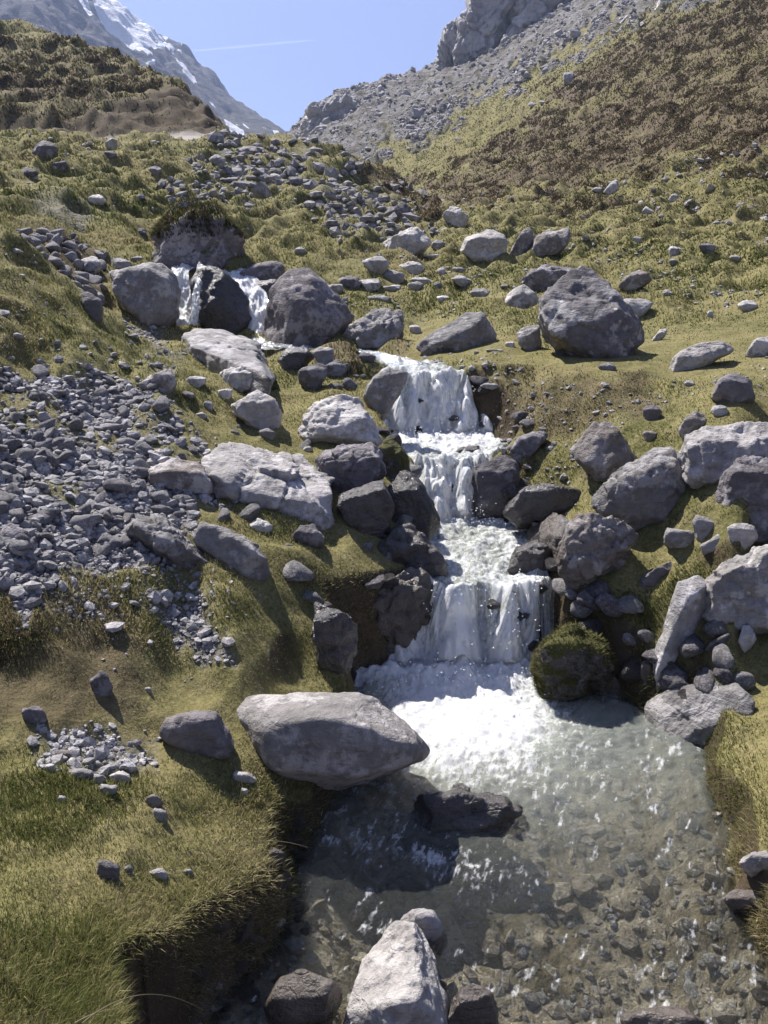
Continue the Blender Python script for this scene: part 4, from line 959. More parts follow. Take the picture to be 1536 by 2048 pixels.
# ------------------------------------------------------------------ water
def water_mat():
    k = NT('stream water')
    g = k.n("ShaderNodeNewGeometry"); p = g.outputs["Position"]
    _, foam, milk, streak, _ = k.attr('flow')
    uv = k.n("ShaderNodeAttribute"); uv.attribute_name = 'along'
    mp = k.n("ShaderNodeMapping"); mp.inputs["Scale"].default_value = (1, 1, 1); k.l(uv.outputs["Color"], mp.inputs[0])
    n1 = k.noise(mp.outputs[0], 16, 7, .68, .25); n2 = k.noise(p, 34, 5, .65); n3 = k.noise(p, 120, 3, .6)
    f = k.math('ADD', foam, k.math('MULTIPLY', k.math('SUBTRACT', k.math('ADD', k.math('MULTIPLY', n1, .7), k.math('MULTIPLY', n2, .3)), .5), 2.6))
    f = k.ramp(f, [(.38, 0), (.6, .5), (.95, 1)])
    h = k.math('ADD', k.math('MULTIPLY', k.noise(p, 11, 4, .6, .4), .7), k.math('ADD', k.math('MULTIPLY', n2, .5), k.math('MULTIPLY', n3, .30)))
    nb = k.bump(h, 1.0, .05)
    tr = k.n("ShaderNodeBsdfTransparent"); tr.inputs[0].default_value = (.92, .94, .90, 1)
    mk = k.n("ShaderNodeBsdfDiffuse"); mk.inputs[0].default_value = (.48, .515, .455, 1)
    body = k.mixs(k.math('MULTIPLY', milk, .8), tr.outputs[0], mk.outputs[0])
    gl = k.n("ShaderNodeBsdfGlossy"); gl.inputs["Roughness"].default_value = .09; k.l(nb, gl.inputs["Normal"])
    fr = k.n("ShaderNodeFresnel"); fr.inputs[0].default_value = 1.33; k.l(nb, fr.inputs["Normal"])
    wsh = k.mixs(fr.outputs[0], body, gl.outputs[0])
    nf = k.bump(k.math('ADD', n1, k.math('MULTIPLY', n2, .35)), .32, .03)
    fb = k.pbr((.90, .91, .92), .6, nf, .3); ft = k.n("ShaderNodeBsdfTranslucent"); ft.inputs[0].default_value = (.9, .92, .94, 1)
    fo = k.mixs(.38, fb, ft.outputs[0])
    return k.fin(k.mixs(f, wsh, fo))
M['water'] = water_mat()

NW, NL = 220, 900
yy = np.concatenate([np.linspace(1.3, sY[5], 300, endpoint=False), np.linspace(sY[5], sY[-1], NL - 300)])
tt = np.linspace(0, 1, NW)
l, r, lev = stream(yy)
k = np.exp(-np.linspace(-2, 2, 9) ** 2); k /= k.sum()
levs = np.convolve(np.pad(lev, 4, 'edge'), k, 'valid')
slope = np.clip(np.gradient(levs, yy), 0, 3)
ov = .10
XX = (l[:, None] - ov) + (r - l + 2 * ov)[:, None] * tt[None]
YY = np.repeat(yy[:, None], NW, 1)
ZZ = level(XX, YY)
for _ in range(3): ZZ[1:-1] = (ZZ[:-2] + ZZ[1:-1] * 2 + ZZ[2:]) / 4
s_len = np.concatenate([[0], np.cumsum(np.hypot(np.diff(yy), np.diff(levs)))])
SS = np.repeat(s_len[:, None], NW, 1)
steep = np.clip(np.gradient(ZZ, axis=0) / np.gradient(yy)[:, None], 0, 1.2) / 1.2
steep = np.minimum(1, steep * 1.15)
# how turbulent each reach is
base1 = (sY[8] + sY[7]) / 2
cx1 = (np.interp(base1, sY, sL) + np.interp(base1, sY, sR)) / 2 - .03
plume = np.exp(-(np.maximum(0, base1 - YY) / .98) ** 2) * np.exp(-((XX - cx1 + .25 * (base1 - YY) * .3) / (.40 + .28 * np.maximum(0, base1 - YY))) ** 2)
plume = np.where(YY < base1, plume, 0)
reach = np.interp(yy, [2.0, 3.2, 3.9, 4.6, base1, sY[9], sY[11], sY[12], sY[13], sY[14], sY[15], sY[16], sY[17]],
                  [.12, .12, .16, .2, 1.0, .56, .56, .85, .56, .68, 1.05, .56, .52])
reach = np.repeat(reach[:, None], NW, 1)
up = YY > base1
edgef = np.minimum(tt, 1 - tt)[None] * 2
splash = np.exp(-((YY - base1) / .16) ** 2)
foam = np.where(up, reach * (.75 + .25 * sstep(0, .35, edgef)) + .12 * steep, .05 + 1.35 * plume)
foam = np.where(up, foam, np.maximum(foam, .10 + .22 * sstep(3.2, 4.3, YY) * (1 - sstep(.9, 1.4, XX))))
side = 1 - sstep(.0, .25, np.abs(YY - 3.35 + .25 * (XX - .35))) ; side = side * sstep(-.45, -.2, XX) * (1 - sstep(.55, .9, XX))
foam = np.maximum(foam, .42 * side)
low = sstep(0, 1, (2.75 - YY) / .5) * (1 - sstep(-.35, -.1, XX)); foam = np.maximum(foam, .35 * low)
foam = np.maximum(foam, 1.05 * splash)
foam += np.where(up, .26, .13) * fbm(XX * 4, SS * 2.2, 3.1, 3)
# broken crests drawn out along the current, the white also imitating sun glints
fu_ = XX * .8 - YY * .45; fv_ = XX * .45 + YY * .8
crest_glint = sstep(.12, .75, gn(fu_ * 26, fv_ * 7, 4.4) + .6 * gn(fu_ * 60, fv_ * 18, 7.4) + .35 * gn(XX * 2.2, YY * 2.2, 1.4))
foam = np.where(up, foam, np.maximum(foam, .43 * crest_glint))
milk = np.where(up, .6, np.clip(.02 + .8 * plume + .30 * sstep(3.1, 4.6, YY), 0, .85))
turb = np.where(up, .35 + .65 * steep, np.clip(.24 + .10 * plume + .2 * foam, 0, 1))
rip = .034 * fbm(XX * 5, YY * 5, .7, 3) + .026 * fbm(XX * 13, YY * 13, 3.7, 3)
XW = XX + .07 * gn(XX * 5, SS * 4, 5.5)
fallrip = .095 * fbm(XX * 5.5, SS * 2.6, 9.2, 2) + .04 * gn(XW * 15, SS * 4.5, 2.2) + .03 * gn(XW * 27, SS * 13, 1.2)
rip = rip * np.where(up, 1, 1 - .6 * plume)
disp = rip * (.35 + turb) * (1 - .6 * steep)
disp = disp + np.where(up, 0, plume) * (.020 * gn(XX * 9 + YY * 3, YY * 5, 6.6) + .007 * gn(XX * 30, YY * 12, 8.8) + .005 * gn(XX * 60, YY * 30, 2.8))
disp = disp + .06 * np.exp(-((YY - base1 + .02) / .13) ** 2) * (1 + .9 * gn(XX * 9, YY * 9, 3.8) + .5 * gn(XX * 26, YY * 26, 5.8))
inl = sstep(0, .12, edgef)
crown = .05 * steep * inl
ZZ = ZZ + disp * inl - .05 * (1 - inl)
off = np.where(up, fallrip * (.25 + .75 * steep) * inl, 0) + crown
YY2 = YY - off * (.3 + .7 * steep); ZZ = ZZ + off * .75
me = grid_mesh('stream', np.stack([XX, YY2, ZZ], -1))
vcol(me, 'flow', np.stack([np.clip(foam, 0, 1), milk, steep, 0 * foam], -1))
vcol(me, 'along', np.stack([np.where(up, (XX + .07 * gn(XX * 5, SS * 4, 5.5)) * 2.0, (XX * .9 - YY * .35) * 2.1), np.where(up, SS * .8, (XX * .35 + YY * .9) * .75), 0 * XX, 0 * XX], -1))
tag(link('stream', me, M['water']), 'mountain stream tumbling in white cascades into a clear pool', 'stream', kind='structure')

def ribbon(name, label, pts, n=110, m=44, foam0=.6, spread=.05):
    """a narrow stream of falling water: pts are (x, y, z, half width)"""
    p = np.array(pts); d = np.concatenate([[0], np.cumsum(np.linalg.norm(np.diff(p[:, :3], axis=0), axis=1))])
    s = np.linspace(0, d[-1], n); q = np.stack([np.interp(s, d, p[:, i]) for i in range(4)], 1)
    k = np.ones(7) / 7
    for i in range(3): q[:, i] = np.convolve(np.pad(q[:, i], 3, 'edge'), k, 'valid')
    u = np.linspace(-1, 1, m)
    tx, ty = np.gradient(q[:, 0]), np.gradient(q[:, 1]); L = np.hypot(tx, ty) + 1e-5
    ax, ay = -ty / L, tx / L
    flatp = np.hypot(tx, ty) / np.sqrt(tx ** 2 + ty ** 2 + np.gradient(q[:, 2]) ** 2 + 1e-9)
    # cross direction: blends towards x where the water falls steeply
    ax = np.where(np.abs(ay) > np.abs(ax), ax, np.sign(ax + 1e-6) * np.abs(ax)); 
    Xr = q[:, 0][:, None] + u[None] * q[:, 3][:, None] * ax[:, None]
    Yr = q[:, 1][:, None] + u[None] * q[:, 3][:, None] * ay[:, None]
    Zr = np.repeat(q[:, 2][:, None], m, 1); Sr = np.repeat(s[:, None], m, 1); U = np.repeat(u[None], n, 0)
    o = (.06 * fbm(Xr * 8, Sr * 4, 1.3, 3) + .05 * np.abs(gn(Xr * 22, Sr * 12, 3)) + .015) * (1 - U ** 2)
    me = grid_mesh(name, np.stack([Xr, Yr - o * .7, Zr + o * .7], -1))
    f = np.clip(foam0 + .12 * fbm(Xr * 9, Sr * 3, 3, 2) - .3 * np.abs(U) ** 3, 0, 1)
    vcol(me, 'flow', np.stack([f, .7 + 0 * f, f, f * 0], -1)); vcol(me, 'along', np.stack([Xr * 2, Sr * .8, 0 * f, 0 * f], -1))
    return tag(link(name, me, M['water']), label, 'waterfall', kind='structure')
def pt(px, py, y, hw):
    d = ray(px, py); k = y / d[1]; return (k * d[0], y, CAMZ + k * d[2], hw)
ribbon('waterfall', 'narrow white waterfall between the two left upper boulders', [pt(395,518,13.2,.22),pt(372,528,12.2,.2),pt(360,542,11.5,.10),pt(366,590,11.2,.10),pt(372,630,11.0,.12),pt(382,655,10.8,.17)], foam0=.9)
ribbon('waterfall', 'white waterfall falling left of the dark pyramid boulder', [pt(440,528,13.0,.25),pt(470,540,12.0,.2),pt(492,560,11.5,.17),pt(512,590,11.2,.15),pt(516,630,11.0,.13),pt(512,675,10.75,.12),pt(530,690,10.5,.22),pt(570,698,10.2,.25)], foam0=.95)
ribbon('waterfall', 'thin splash of water running over the dark middle boulder', [pt(402,530,11.6,.05),pt(400,560,10.95,.05),pt(392,590,10.8,.045),pt(390,625,10.7,.05),pt(385,650,10.6,.06)], foam0=.7)
u = upP[::-1]
ribbon('stream', 'shallow stream above the third cascade', [(a, b, c + .0, d) for a, b, c, d in [*u]] + [(upP[0][0] + .12, upP[0][1] - .25, 1.54, .25)], foam0=.42)

# flying drops of the cascades
rw = np.random.default_rng(5)
dv, dF = ico(1)
def drops(n):
    P, S = [], []
    for (yb, ya, z0, z1, num) in ((sY[8] - .12, sY[9] + .05, .03, .55, .5), (sY[12] - .1, sY[13] + .05, .6, 1.02, .2), (sY[15] - .15, sY[16] + .05, 1.0, 1.55, .3)):
        m = int(n * num); t = rw.uniform(0, 1, m) ** 1.6
        y = yb + (ya - yb) * t; l, r, lv = stream(y); x = l + (r - l) * rw.uniform(.06, .94, m)
        z = lv + rw.exponential(.035, m) + .02; P.append(np.stack([x, y - .12 - rw.exponential(.04, m), z], 1)); S.append(rw.uniform(.0015, .0045, m))
    return np.concatenate(P), np.concatenate(S)
P, S = drops(1000)
q = (dv[None] * S[:, None, None] * rw.uniform(.7, 1.6, (len(S), 1, 3)) + P[:, None]).reshape(-1, 3)
f = (dF[None] + (np.arange(len(S)) * len(dv))[:, None, None]).reshape(-1, 3)
kd = NT('white spray'); M['spray'] = kd.fin(kd.pbr((.88, .9, .92), .2, None, .5))
tag(link('spray', mesh_from('spray', q, f, np.full(len(f), 3)), M['spray']), 'white water drops flying over the cascades', 'spray', kind='stuff')

# ------------------------------------------------------------------ grass, tussocks, heather
def blade_mat(name, transl=.35):
    k = NT(name)
    c, _, _, _, _ = k.attr('tint')
    d = k.pbr(c, .75, None, .15)
    t = k.n("ShaderNodeBsdfTranslucent"); k.l(c, t.inputs[0])
    return k.fin(k.mixs(transl, d, t.outputs[0]))
M['blade'] = blade_mat('grass blades')
gx = np.gradient(Zf, axis=1); 
def blades(name, label, x, y, z, h, w, tint, seed, lean=.55, parent=None, cat='grass', kind='stuff', lx=None, ly=None):
    r = np.random.default_rng(seed); n = len(x)
    a = r.uniform(0, 2 * math.pi, n); b = r.uniform(0, 2 * math.pi, n)
    la = np.abs(r.normal(0, lean, n)); dx, dy = np.cos(b) * la, np.sin(b) * la
    if lx is not None: dx = dx + lx; dy = dy + ly
    sx, sy = np.cos(a) * w / 2, np.sin(a) * w / 2
    base = np.stack([x, y, z - .012], 1)
    nl = np.sqrt(1 + dx * dx + dy * dy)
    ux, uy, uz = dx / nl, dy / nl, 1 / nl
    mid = base + np.stack([ux * .5, uy * .5, uz * .62], 1) * h[:, None]
    tip = base + np.stack([ux * 1.15, uy * 1.15, uz * .95 - .12 * la], 1) * h[:, None]
    sd = np.stack([sx, sy, 0 * sx], 1)
    v = np.stack([base - sd, base + sd, mid - sd * .8, mid + sd * .8, tip], 1).reshape(-1, 3)
    i = np.arange(n) * 5
    q = np.stack([i, i + 1, i + 3, i + 2], 1); t = np.stack([i + 2, i + 3, i + 4], 1)
    loops = np.concatenate([q.ravel(), t.ravel()]); sizes = np.concatenate([np.full(n, 4), np.full(n, 3)])
    me = mesh_from(name, v, loops, sizes, smooth=True)
    tc = np.concatenate([tint, np.ones((n, 1))], 1)
    vcol(me, 'tint', np.repeat(tc[:, None], 5, 1))
    o = link(name, me, M['blade'], parent)
    if label: tag(o, label, cat, kind=kind)
    return o
rg = np.random.default_rng(77)
def clear(x, y):
    k = np.ones(len(x), bool)
    for fx_, fy_, a_, b_ in FOOT:
        if a_ > .16: continue
        b_ = min(b_, a_)
        k &= ((x - fx_) / (a_ * .82 + .004)) ** 2 + ((y - fy_ + .2 * b_) / (b_ * .9 + .008)) ** 2 > 1
    return x[k], y[k], ground(x[k], y[k])
GREEN, OLIVE, YEL, STRAW, BROWN, DARK = map(np.array, [(.100,.120,.032), (.150,.156,.050), (.245,.230,.088), (.40,.345,.195), (.112,.082,.05), (.055,.044,.028)])
def tints(x, y, n, brown, seed, dry=0, rough=.3):
    r = np.random.default_rng(seed)
    p = 1.2 * gn(x * 1.1, y * 1.1, 3.3) + .5 * gn(x * 4, y * 4, 1.3) + r.normal(0, rough, n) + dry
    c = np.where((p < -.18)[:, None], GREEN, np.where((p < .08)[:, None], OLIVE, np.where((p < .42)[:, None], YEL, STRAW)))
    bm = r.uniform(0, 1, n) < brown
    c = np.where(bm[:, None], np.where((r.uniform(0, 1, n) < .6)[:, None], BROWN, np.where((r.uniform(0, 1, n) < .5)[:, None], DARK, OLIVE)), c)
    return c * r.uniform(1 - rough * .8, 1 + rough * .8, (n, 1))
noroad = (1 - m_road) * (1 - .97 * np.clip(m_scree_all * 1.2, 0, 1)) * (1 - water_m) * (1 - m_ridge) * (1 - .85 * m_cut) * (1 - .8 * m_wall)
open_ = noroad * (1 - hollow)
inY3 = np.where(inY, DD > .01, True)
# near grass
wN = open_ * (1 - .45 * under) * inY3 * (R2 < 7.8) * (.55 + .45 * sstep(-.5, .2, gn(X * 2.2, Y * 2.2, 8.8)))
n = 330000
x, y, z = clear(*scatter(wN, n, rg)[:2]); n = len(x); rr = np.hypot(x, y)
long_ = sstep(.0, .35, gn(x * 1.3, y * 1.3, 4.4) + .25 * (rr < 3.4))
fringe = (1 - sstep(.05, .42, lookup(DD, x, y))) * (rr < 5.2)
h = (.016 + .023 * long_ + .010 * (rr < 3.6) + .024 * fringe) * rg.uniform(.5, 1.3, n); h = np.maximum(h, .004 * rr * rg.uniform(.6, 1.2, n))
wd = np.maximum(.0022, .0008 * rr) * rg.uniform(.7, 1.5, n)
e = .03
sl_x = -(ground(x + e, y) - ground(x - e, y)) / (2 * e); sl_y = -(ground(x, y + e) - ground(x, y - e)) / (2 * e)
lim = lambda q: np.clip(q, -1.6, 1.6) * .3
blades('grass', 'short green and straw coloured grass on the near banks', x, y, z, h, wd, tints(x, y, n, lookup(m_brown_all, x, y) * (.75 - .4 * fringe) + .10, 1, .22 * (rr < 3.2)), 41, .85, lx=lim(sl_x) * (1 + fringe), ly=lim(sl_y) * (1 + fringe))
# middle and far turf
wF = open_ * (R2 >= 7.8) * (R2 < 145) * np.where((Y < sY[-1]) & inY, DD > .03, True) * (.3 + .7 * sstep(-.35, .25, gn(X * 5 / R2 ** .5, Y * 5 / R2 ** .5, 2.8)))
n = 330000
x, y, z = clear(*scatter(wF, n, rg)[:2]); n = len(x); rr = np.hypot(x, y)
br = lookup(m_brown_all, x, y)
h = np.where(rr < 14, .0040, np.interp(rr, [14, 28, 50], [.0034, .0020, .0014])) * rr * (1 + .5 * br) * rg.uniform(.5, 1.4, n) * (1 - .45 * lookup(flat, x, y))
wd = .00095 * rr * rg.uniform(.7, 1.6, n)
blades('turf', 'tussocky turf and heather over the far slopes', x, y, z, h, wd, tints(x * .35, y * .35, n, np.clip(br * 1.05 + .04, 0, 1), 2, 0, .2), 43, .5)
# heather clumps
wH = open_ * np.clip(m_brown_all * 1.3, 0, 1) * (R2 > 16) * (R2 < 140) * sstep(.02, .3, gn(X * .62, Y * .62, Zb * 1.3) + .5 * gn(X * 1.6, Y * 1.6, Zb * 2.6))
n = 85000
x, y, z = clear(*scatter(wH, n, rg)[:2]); n = len(x); rr = np.hypot(x, y)
ch = np.array([[.100, .072, .045], [.07, .05, .034], [.13, .098, .056], [.09, .084, .038]])[rg.integers(0, 4, n)] * rg.uniform(.8, 1.2, (n, 1))
blades('heather', 'dark brown heather clumps over the slopes', x, y, z, .0023 * rr * rg.uniform(.5, 1.3, n), .0012 * rr * rg.uniform(.7, 1.4, n), ch, 45, .7, cat='heather')
# moss on the hump in the stream and turf on the big dark rock
def fur(o, n, h, w, cols, seed, zmin, label=None):
    r = np.random.default_rng(seed); me = o.data
    v = np.empty(len(me.vertices) * 3, np.float32); me.vertices.foreach_get('co', v); v = v.reshape(-1, 3)
    nn = np.empty(len(me.vertices) * 3, np.float32); me.vertices.foreach_get('normal', nn); nn = nn.reshape(-1, 3)
    zr = (v[:, 2] - v[:, 2].min()) / np.ptp(v[:, 2])
    ok = np.where((nn[:, 2] > zmin[0]) & (zr + .16 * gn(v[:, 0] * 5, v[:, 1] * 5, v[:, 2] * 5) > zmin[1]))[0]; k = r.choice(ok, n); p = v[k] + r.normal(0, .004, (n, 3)) ; nk = nn[k]
    c = np.array(cols)[r.integers(0, len(cols), n)] * r.uniform(.7, 1.3, (n, 1))
    f = blades('moss' if 'moss' in o.name else 'turf_cap', None, p[:, 0], p[:, 1], p[:, 2], h * r.uniform(.5, 1.4, n), np.full(n, w) * r.uniform(.7, 1.4, n), c, seed, .5, parent=o, lx=nk[:, 0] * 1.6, ly=nk[:, 1] * 1.6)
    return f
fur(mound, 14000, .026, .004, [GREEN * .8, OLIVE * .8, OLIVE, BROWN, YEL * .8, DARK], 51, (-.6, .06))
fur(t4, 7000, .075, .012, [GREEN * .6, OLIVE * .6, DARK, BROWN * .7], 52, (.0, .5))
# long dry stems arching over the dark hollow at the bottom left
def stem(px0, py0, r0, px1, py1, r1, arch, label, wdt=.004):
    a = ray(px0, py0); a = np.array([0, 0, CAMZ]) + a / math.hypot(a[0], a[1]) * r0
    b = ray(px1, py1); b = np.array([0, 0, CAMZ]) + b / math.hypot(b[0], b[1]) * r1
    n, m = 16, 6; t = np.linspace(0, 1, n); c = a[None] * (1 - t)[:, None] + b[None] * t[:, None]; c[:, 2] += arch * 4 * t * (1 - t)
    ang = np.linspace(0, 2 * math.pi, m, endpoint=False); rad = wdt / 2 * (1 - .75 * t)
    v = c[:, None] + rad[:, None, None] * np.stack([np.cos(ang), 0 * ang, np.sin(ang)], 1)[None] 
    i = np.arange(n * m).reshape(n, m); j = np.roll(i, -1, 1)
    q = np.stack([i[:-1], j[:-1], j[1:], i[1:]], -1).reshape(-1, 4)
    me = mesh_from('grass_stem', v.reshape(-1, 3), q, np.full(len(q), 4)); vcol(me, 'tint', np.tile([.34, .29, .19, 1], (n * m, 1)))
    return tag(link('grass_stem', me, M['blade']), label, 'grass stem', kind='thing')
stem(165,2046,2.0,405,2020,2.1,.07,'long dry grass stem arching over the dark hollow')
stem(150,2046,2.0,270,2022,2.1,.02,'short dry grass stem beside the long arching stem')
stem(505,1685,2.86,615,1695,2.75,.015,'pale grass stem reaching out over the water under the left bank')
stem(215,1660,2.75,225,1620,2.78,.01,'upright pale grass blade on the near left turf')

# ------------------------------------------------------------------ far mountain with snow, cliff, rock face, vapour trail
FC = [(-300,-350,900),(0,-220,1000),(150,-12,1050),(190,2,1060),(225,25,1060),(270,60,1050),(330,95,1040),(375,115,1030),(400,150,1020),(427,154,1020),(445,186,1010),(470,212,1000),(520,245,980),(590,286,950),(680,330,930),(800,400,900),
      (-300,0,700),(0,20,700),(100,30,720),(160,40,760),(210,90,780),(260,120,800),(320,165,800),(380,205,790),(430,240,780),(500,272,770),(560,290,760),
      (-300,200,520),(0,200,520),(200,260,520),(400,290,520),(550,320,520),(700,380,520),
      (-300,330,380),(300,340,380),(700,420,380),
      (-300,-200,1250),(0,-80,1300),(150,120,1300),(225,160,1300),(330,230,1280),(427,290,1270),(520,380,1250),(590,420,1230),(700,450,1200)]
fc = np.array(FC, float); d = ray(fc[:, 0], fc[:, 1]); hh = np.hypot(d[:, 0], d[:, 1])
fu, fv, ft = np.arctan2(d[:, 0], d[:, 1]) * 4, np.log(fc[:, 2]) * 1.6, d[:, 2] / hh
fsol = tps_fit(fu, fv, ft, 5e-5)
fa = np.linspace(math.radians(-42), math.radians(4), 520); fl = np.linspace(math.log(390), math.log(1260), 420)
FA, FL = np.meshgrid(fa, fl)
ca2 = np.linspace(fa[0], fa[-1], 120); cl2 = np.linspace(fl[0], fl[-1], 100)
Tg = tps_eval(fu, fv, np.repeat(ca2[None] * 4, 100, 0), np.repeat(cl2[:, None] * 1.6, 120, 1), fsol)
FT = bil(Tg, FA, FL, ca2[0], ca2[1] - ca2[0], cl2[0], cl2[1] - cl2[0])
FR = np.exp(FL); fx, fy = FR * np.sin(FA), FR * np.cos(FA); fz = CAMZ + FT * FR
crag = sstep(-.02, .10, FT - .12) 
rg1 = 1 - 2 * np.abs(gn(fx * .012, fy * .012, 1.1)); rg2 = 1 - 2 * np.abs(gn(fx * .034 + 3, fy * .034, 2.1))
fz2 = fz - 6 * crag + (11 * rg1 + 7 * rg2 + 5 * fbm(fx * .05, fy * .05, fz * .05, 4)) * (.2 + .8 * crag)
qx, qy = project(fx, fy, fz)
def poly2(pts, soft, wob):
    n = gn(FA * 150, FL * 60, 3.1) + .6 * gn(FA * 400, FL * 160, 1.7)
    x = qx + wob * n; y = qy + wob * gn(FA * 150, FL * 60, 8.1)
    ins = np.zeros(x.shape, bool); dist = np.full(x.shape, 1e9); p = np.array(pts, float)
    for (ax, ay), (bx, by) in zip(p, np.roll(p, -1, 0)):
        ins ^= ((ay > y) != (by > y)) & (x < (bx - ax) * (y - ay) / (by - ay + 1e-9) + ax)
        t = np.clip(((x - ax) * (bx - ax) + (y - ay) * (by - ay)) / ((bx - ax) ** 2 + (by - ay) ** 2 + 1e-9), 0, 1)
        dist = np.minimum(dist, np.hypot(x - ax - t * (bx - ax), y - ay - t * (by - ay)))
    return sstep(-soft, soft, np.where(ins, dist, -dist))
snow = np.zeros(FA.shape)
for p_, wb in (([(155,-5),(172,8),(190,40),(182,38),(165,22)],4),([(186,2),(222,10),(245,35),(282,58),(318,92),(345,112),(322,120),(285,108),(258,94),(228,74),(205,55),(192,30)],7),
               ([(240,88),(265,92),(300,118),(308,132),(285,120),(258,103)],5),([(318,95),(335,98),(330,112),(322,112)],4),([(340,115),(365,110),(362,122),(345,125)],4),
               ([(290,130),(312,142),(306,146)],3),([(348,138),(375,160),(395,182),(388,182),(368,165)],3),([(393,193),(430,212),(442,224),(425,216)],2),
               ([(447,258),(470,266),(504,284),(485,282),(460,270)],2.5),([(455,232),(475,245),(485,252),(470,246)],1.5),([(478,256),(500,270),(490,266)],1.5),([(520,254),(555,276),(575,289),(565,288),(540,270)],2),([(570,277),(586,282),(578,286)],1.5)):
    snow = np.maximum(snow, poly2(p_, 2.2, wb))
me = grid_mesh('mountain', np.stack([fx, fy, fz2], -1))
vcol(me, 'snow', np.stack([snow, crag, 0 * snow, 0 * snow], -1))
k = NT('far mountain'); g = k.n("ShaderNodeNewGeometry"); p = g.outputs["Position"]
_, sn, cg, _, _ = k.attr('snow')
n1 = k.noise(p, .012, 8, .68); n2 = k.noise(p, .07, 7, .7)
mp = k.n("ShaderNodeMapping"); mp.inputs["Scale"].default_value = (1, 1, 4); mp.inputs["Rotation"].default_value = (.2, .5, 0); k.l(p, mp.inputs[0])
n3 = k.noise(mp.outputs[0], .02, 7, .65)
rockc = k.mix(k.ramp(n3, [(.35, 0), (.65, 1)]), (.07, .068, .075), (.16, .155, .165))
rockc = k.mix(.6, rockc, k.ramp(n2, [(.3, .5), (.7, 1.3)]), 'MULTIPLY')
low = k.mix(n2, (.08, .075, .06), (.14, .13, .115))
c = k.mix(cg, low, rockc)
c = k.mix(k.ramp(k.math('ADD', sn, k.math('MULTIPLY', k.math('SUBTRACT', n2, .5), .5)), [(.42, 0), (.58, 1)]), c, (.82, .84, .88))
nb = k.bump(k.math('ADD', n2, n3), 1, 8)
tag(link('mountain', me, k.fin(k.pbr(c, .9, nb, .1))), 'distant blue grey mountain with snow patches', 'mountain', kind='structure')

def crag_mesh(name, parts, label, dist, depth=1.0, sub=6):
    Vs, Fs, n0 = [], [], 0
    for s_, (poly, r_) in enumerate(parts):
        poly = np.array(poly, float)
        def at(px, py, off):
            d = ray(px, py); d = d / math.hypot(d[0], d[1]); return np.array([0, 0, CAMZ]) + d * (r_ + off)
        wd = np.ptp(poly[:, 0]) / FPX * r_; cx, cy = poly.mean(0); P = []
        for x, y in poly:
            P.append(at(x, y, 0)); P.append(at(cx + (x - cx) * .75, y if y > cy else cy + (y - cy) * .85, -.3 * wd * depth)); P.append(at(cx + (x - cx) * .8, cy + (y - cy) * .9, .6 * wd * depth))
        P = np.array(P); low = P[P[:, 2] < np.median(P[:, 2])].copy(); low[:, 2] -= 6; P = np.vstack([P, low])
        o_ = P.mean(0); v, F = rock_surface(P - o_, sub, 20, .13, 700 + s_ + int(dist), chips=8, crease=1.6)
        z_ = v[:, 2]; sz = np.ptp(z_)
        g_ = 1 - np.abs(gn(v[:, 0] * 7 / sz, v[:, 1] * 7 / sz, z_ * 1.2 / sz)) * 3
        nrm = v / (np.linalg.norm(v, axis=1)[:, None] + 1e-6); v = v - nrm * (np.maximum(0, g_) * .035 * sz)[:, None]
        Vs.append(v + o_); Fs.append(F + n0); n0 += len(v)
    F = np.concatenate(Fs); me = mesh_from(name, np.concatenate(Vs), F, np.full(len(F), 3))
    return tag(link(name, me, M['cliff']), label, 'cliff', kind='structure')
crag_mesh('cliff', [([(868,150),(873,110),(882,68),(905,50),(935,38),(950,60),(945,120),(915,140),(890,150)],226),
                    ([(900,145),(915,60),(935,35),(950,8),(968,-40),(1035,-60),(1028,20),(1012,80),(990,105),(945,128)],223),
                    ([(1008,95),(1018,40),(1035,-20),(1060,-50),(1145,-60),(1140,0),(1110,25),(1070,55),(1040,85)],220)], 'grey limestone cliff towers above the right ridge', 256)
crag_mesh('rock_face', [([(586,290),(592,262),(605,235),(625,213),(655,196),(690,190),(720,200),(700,240),(650,280),(610,296)],206)], 'pale bare rock face at the end of the grey ridge', 222)
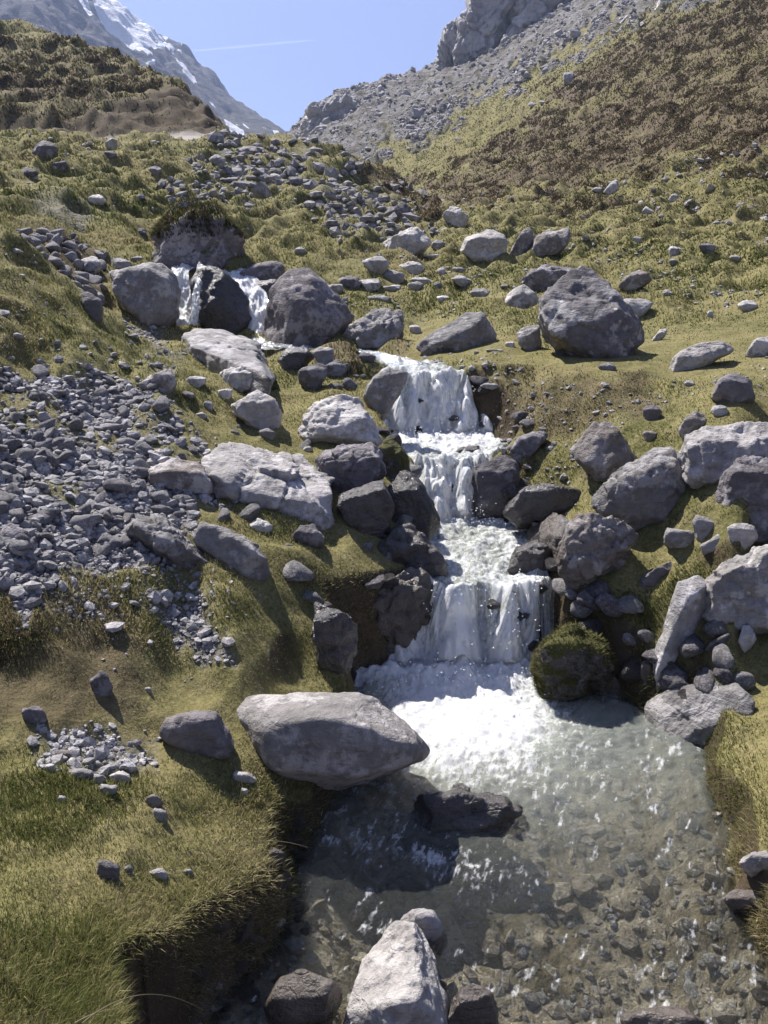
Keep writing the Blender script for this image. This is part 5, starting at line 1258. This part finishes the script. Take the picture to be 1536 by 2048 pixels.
crag_mesh('outcrop', [([(1160,108),(1190,85),(1225,62),(1262,40),(1255,58),(1225,78),(1200,95),(1170,112)],140)], 'pale rock rib on the upper right slope', 140, .6, 5)
crag_mesh('outcrop', [([(1318,10),(1330,-20),(1400,-40),(1395,5),(1360,22),(1325,36)],128)], 'pale rock outcrop at the top right of the slope', 128, .6, 5)
# vapour trail high in the sky
a = ray(385, 101); b = ray(628, 79); a = a * 5200 / a[1]; b = b * 5600 / b[1]
n, m = 40, 10; t = np.linspace(0, 1, n); c = a[None] * (1 - t)[:, None] + b[None] * t[:, None]
ang = np.linspace(0, 2 * math.pi, m, endpoint=False); rad = 6.5 * (.45 + .55 * (1 - np.abs(2 * t - 1) ** 2)) * (1 + .3 * gn(t * 14, t * 0, 1.2))
v = c[:, None] + rad[:, None, None] * np.stack([.2 * np.cos(ang), .3 * np.cos(ang), np.sin(ang)], 1)[None]
i = np.arange(n * m).reshape(n, m); j = np.roll(i, -1, 1); q = np.stack([i[:-1], j[:-1], j[1:], i[1:]], -1).reshape(-1, 4)
k = NT('vapour trail'); tr = k.n("ShaderNodeBsdfTransparent"); df = k.n("ShaderNodeBsdfTranslucent"); df.inputs[0].default_value = (.9, .9, .95, 1)
tag(link('vapour_trail', mesh_from('vapour_trail', v.reshape(-1, 3), q, np.full(len(q), 4)), k.fin(k.mixs(.05, tr.outputs[0], df.outputs[0]))), 'faint white vapour trail in the blue sky', 'vapour trail', kind='structure')

# ------------------------------------------------------------------ the air of the valley
bm = bmesh.new(); bmesh.ops.create_cube(bm, size=1)
for v in bm.verts: v.co = Vector((v.co.x * 3000, v.co.y * 3000 + 600, v.co.z * 720 + 345))
me = bpy.data.meshes.new('haze'); bm.to_mesh(me); bm.free()
k = NT('haze'); pv = k.n("ShaderNodeVolumePrincipled"); pv.inputs["Density"].default_value = .00028; pv.inputs["Color"].default_value = (.52, .66, 1, 1); pv.inputs["Anisotropy"].default_value = .3
k.l(pv.outputs[0], k.out.inputs["Volume"])
tag(link('haze', me, k.m), 'thin blue haze filling the valley', 'haze', kind='stuff')
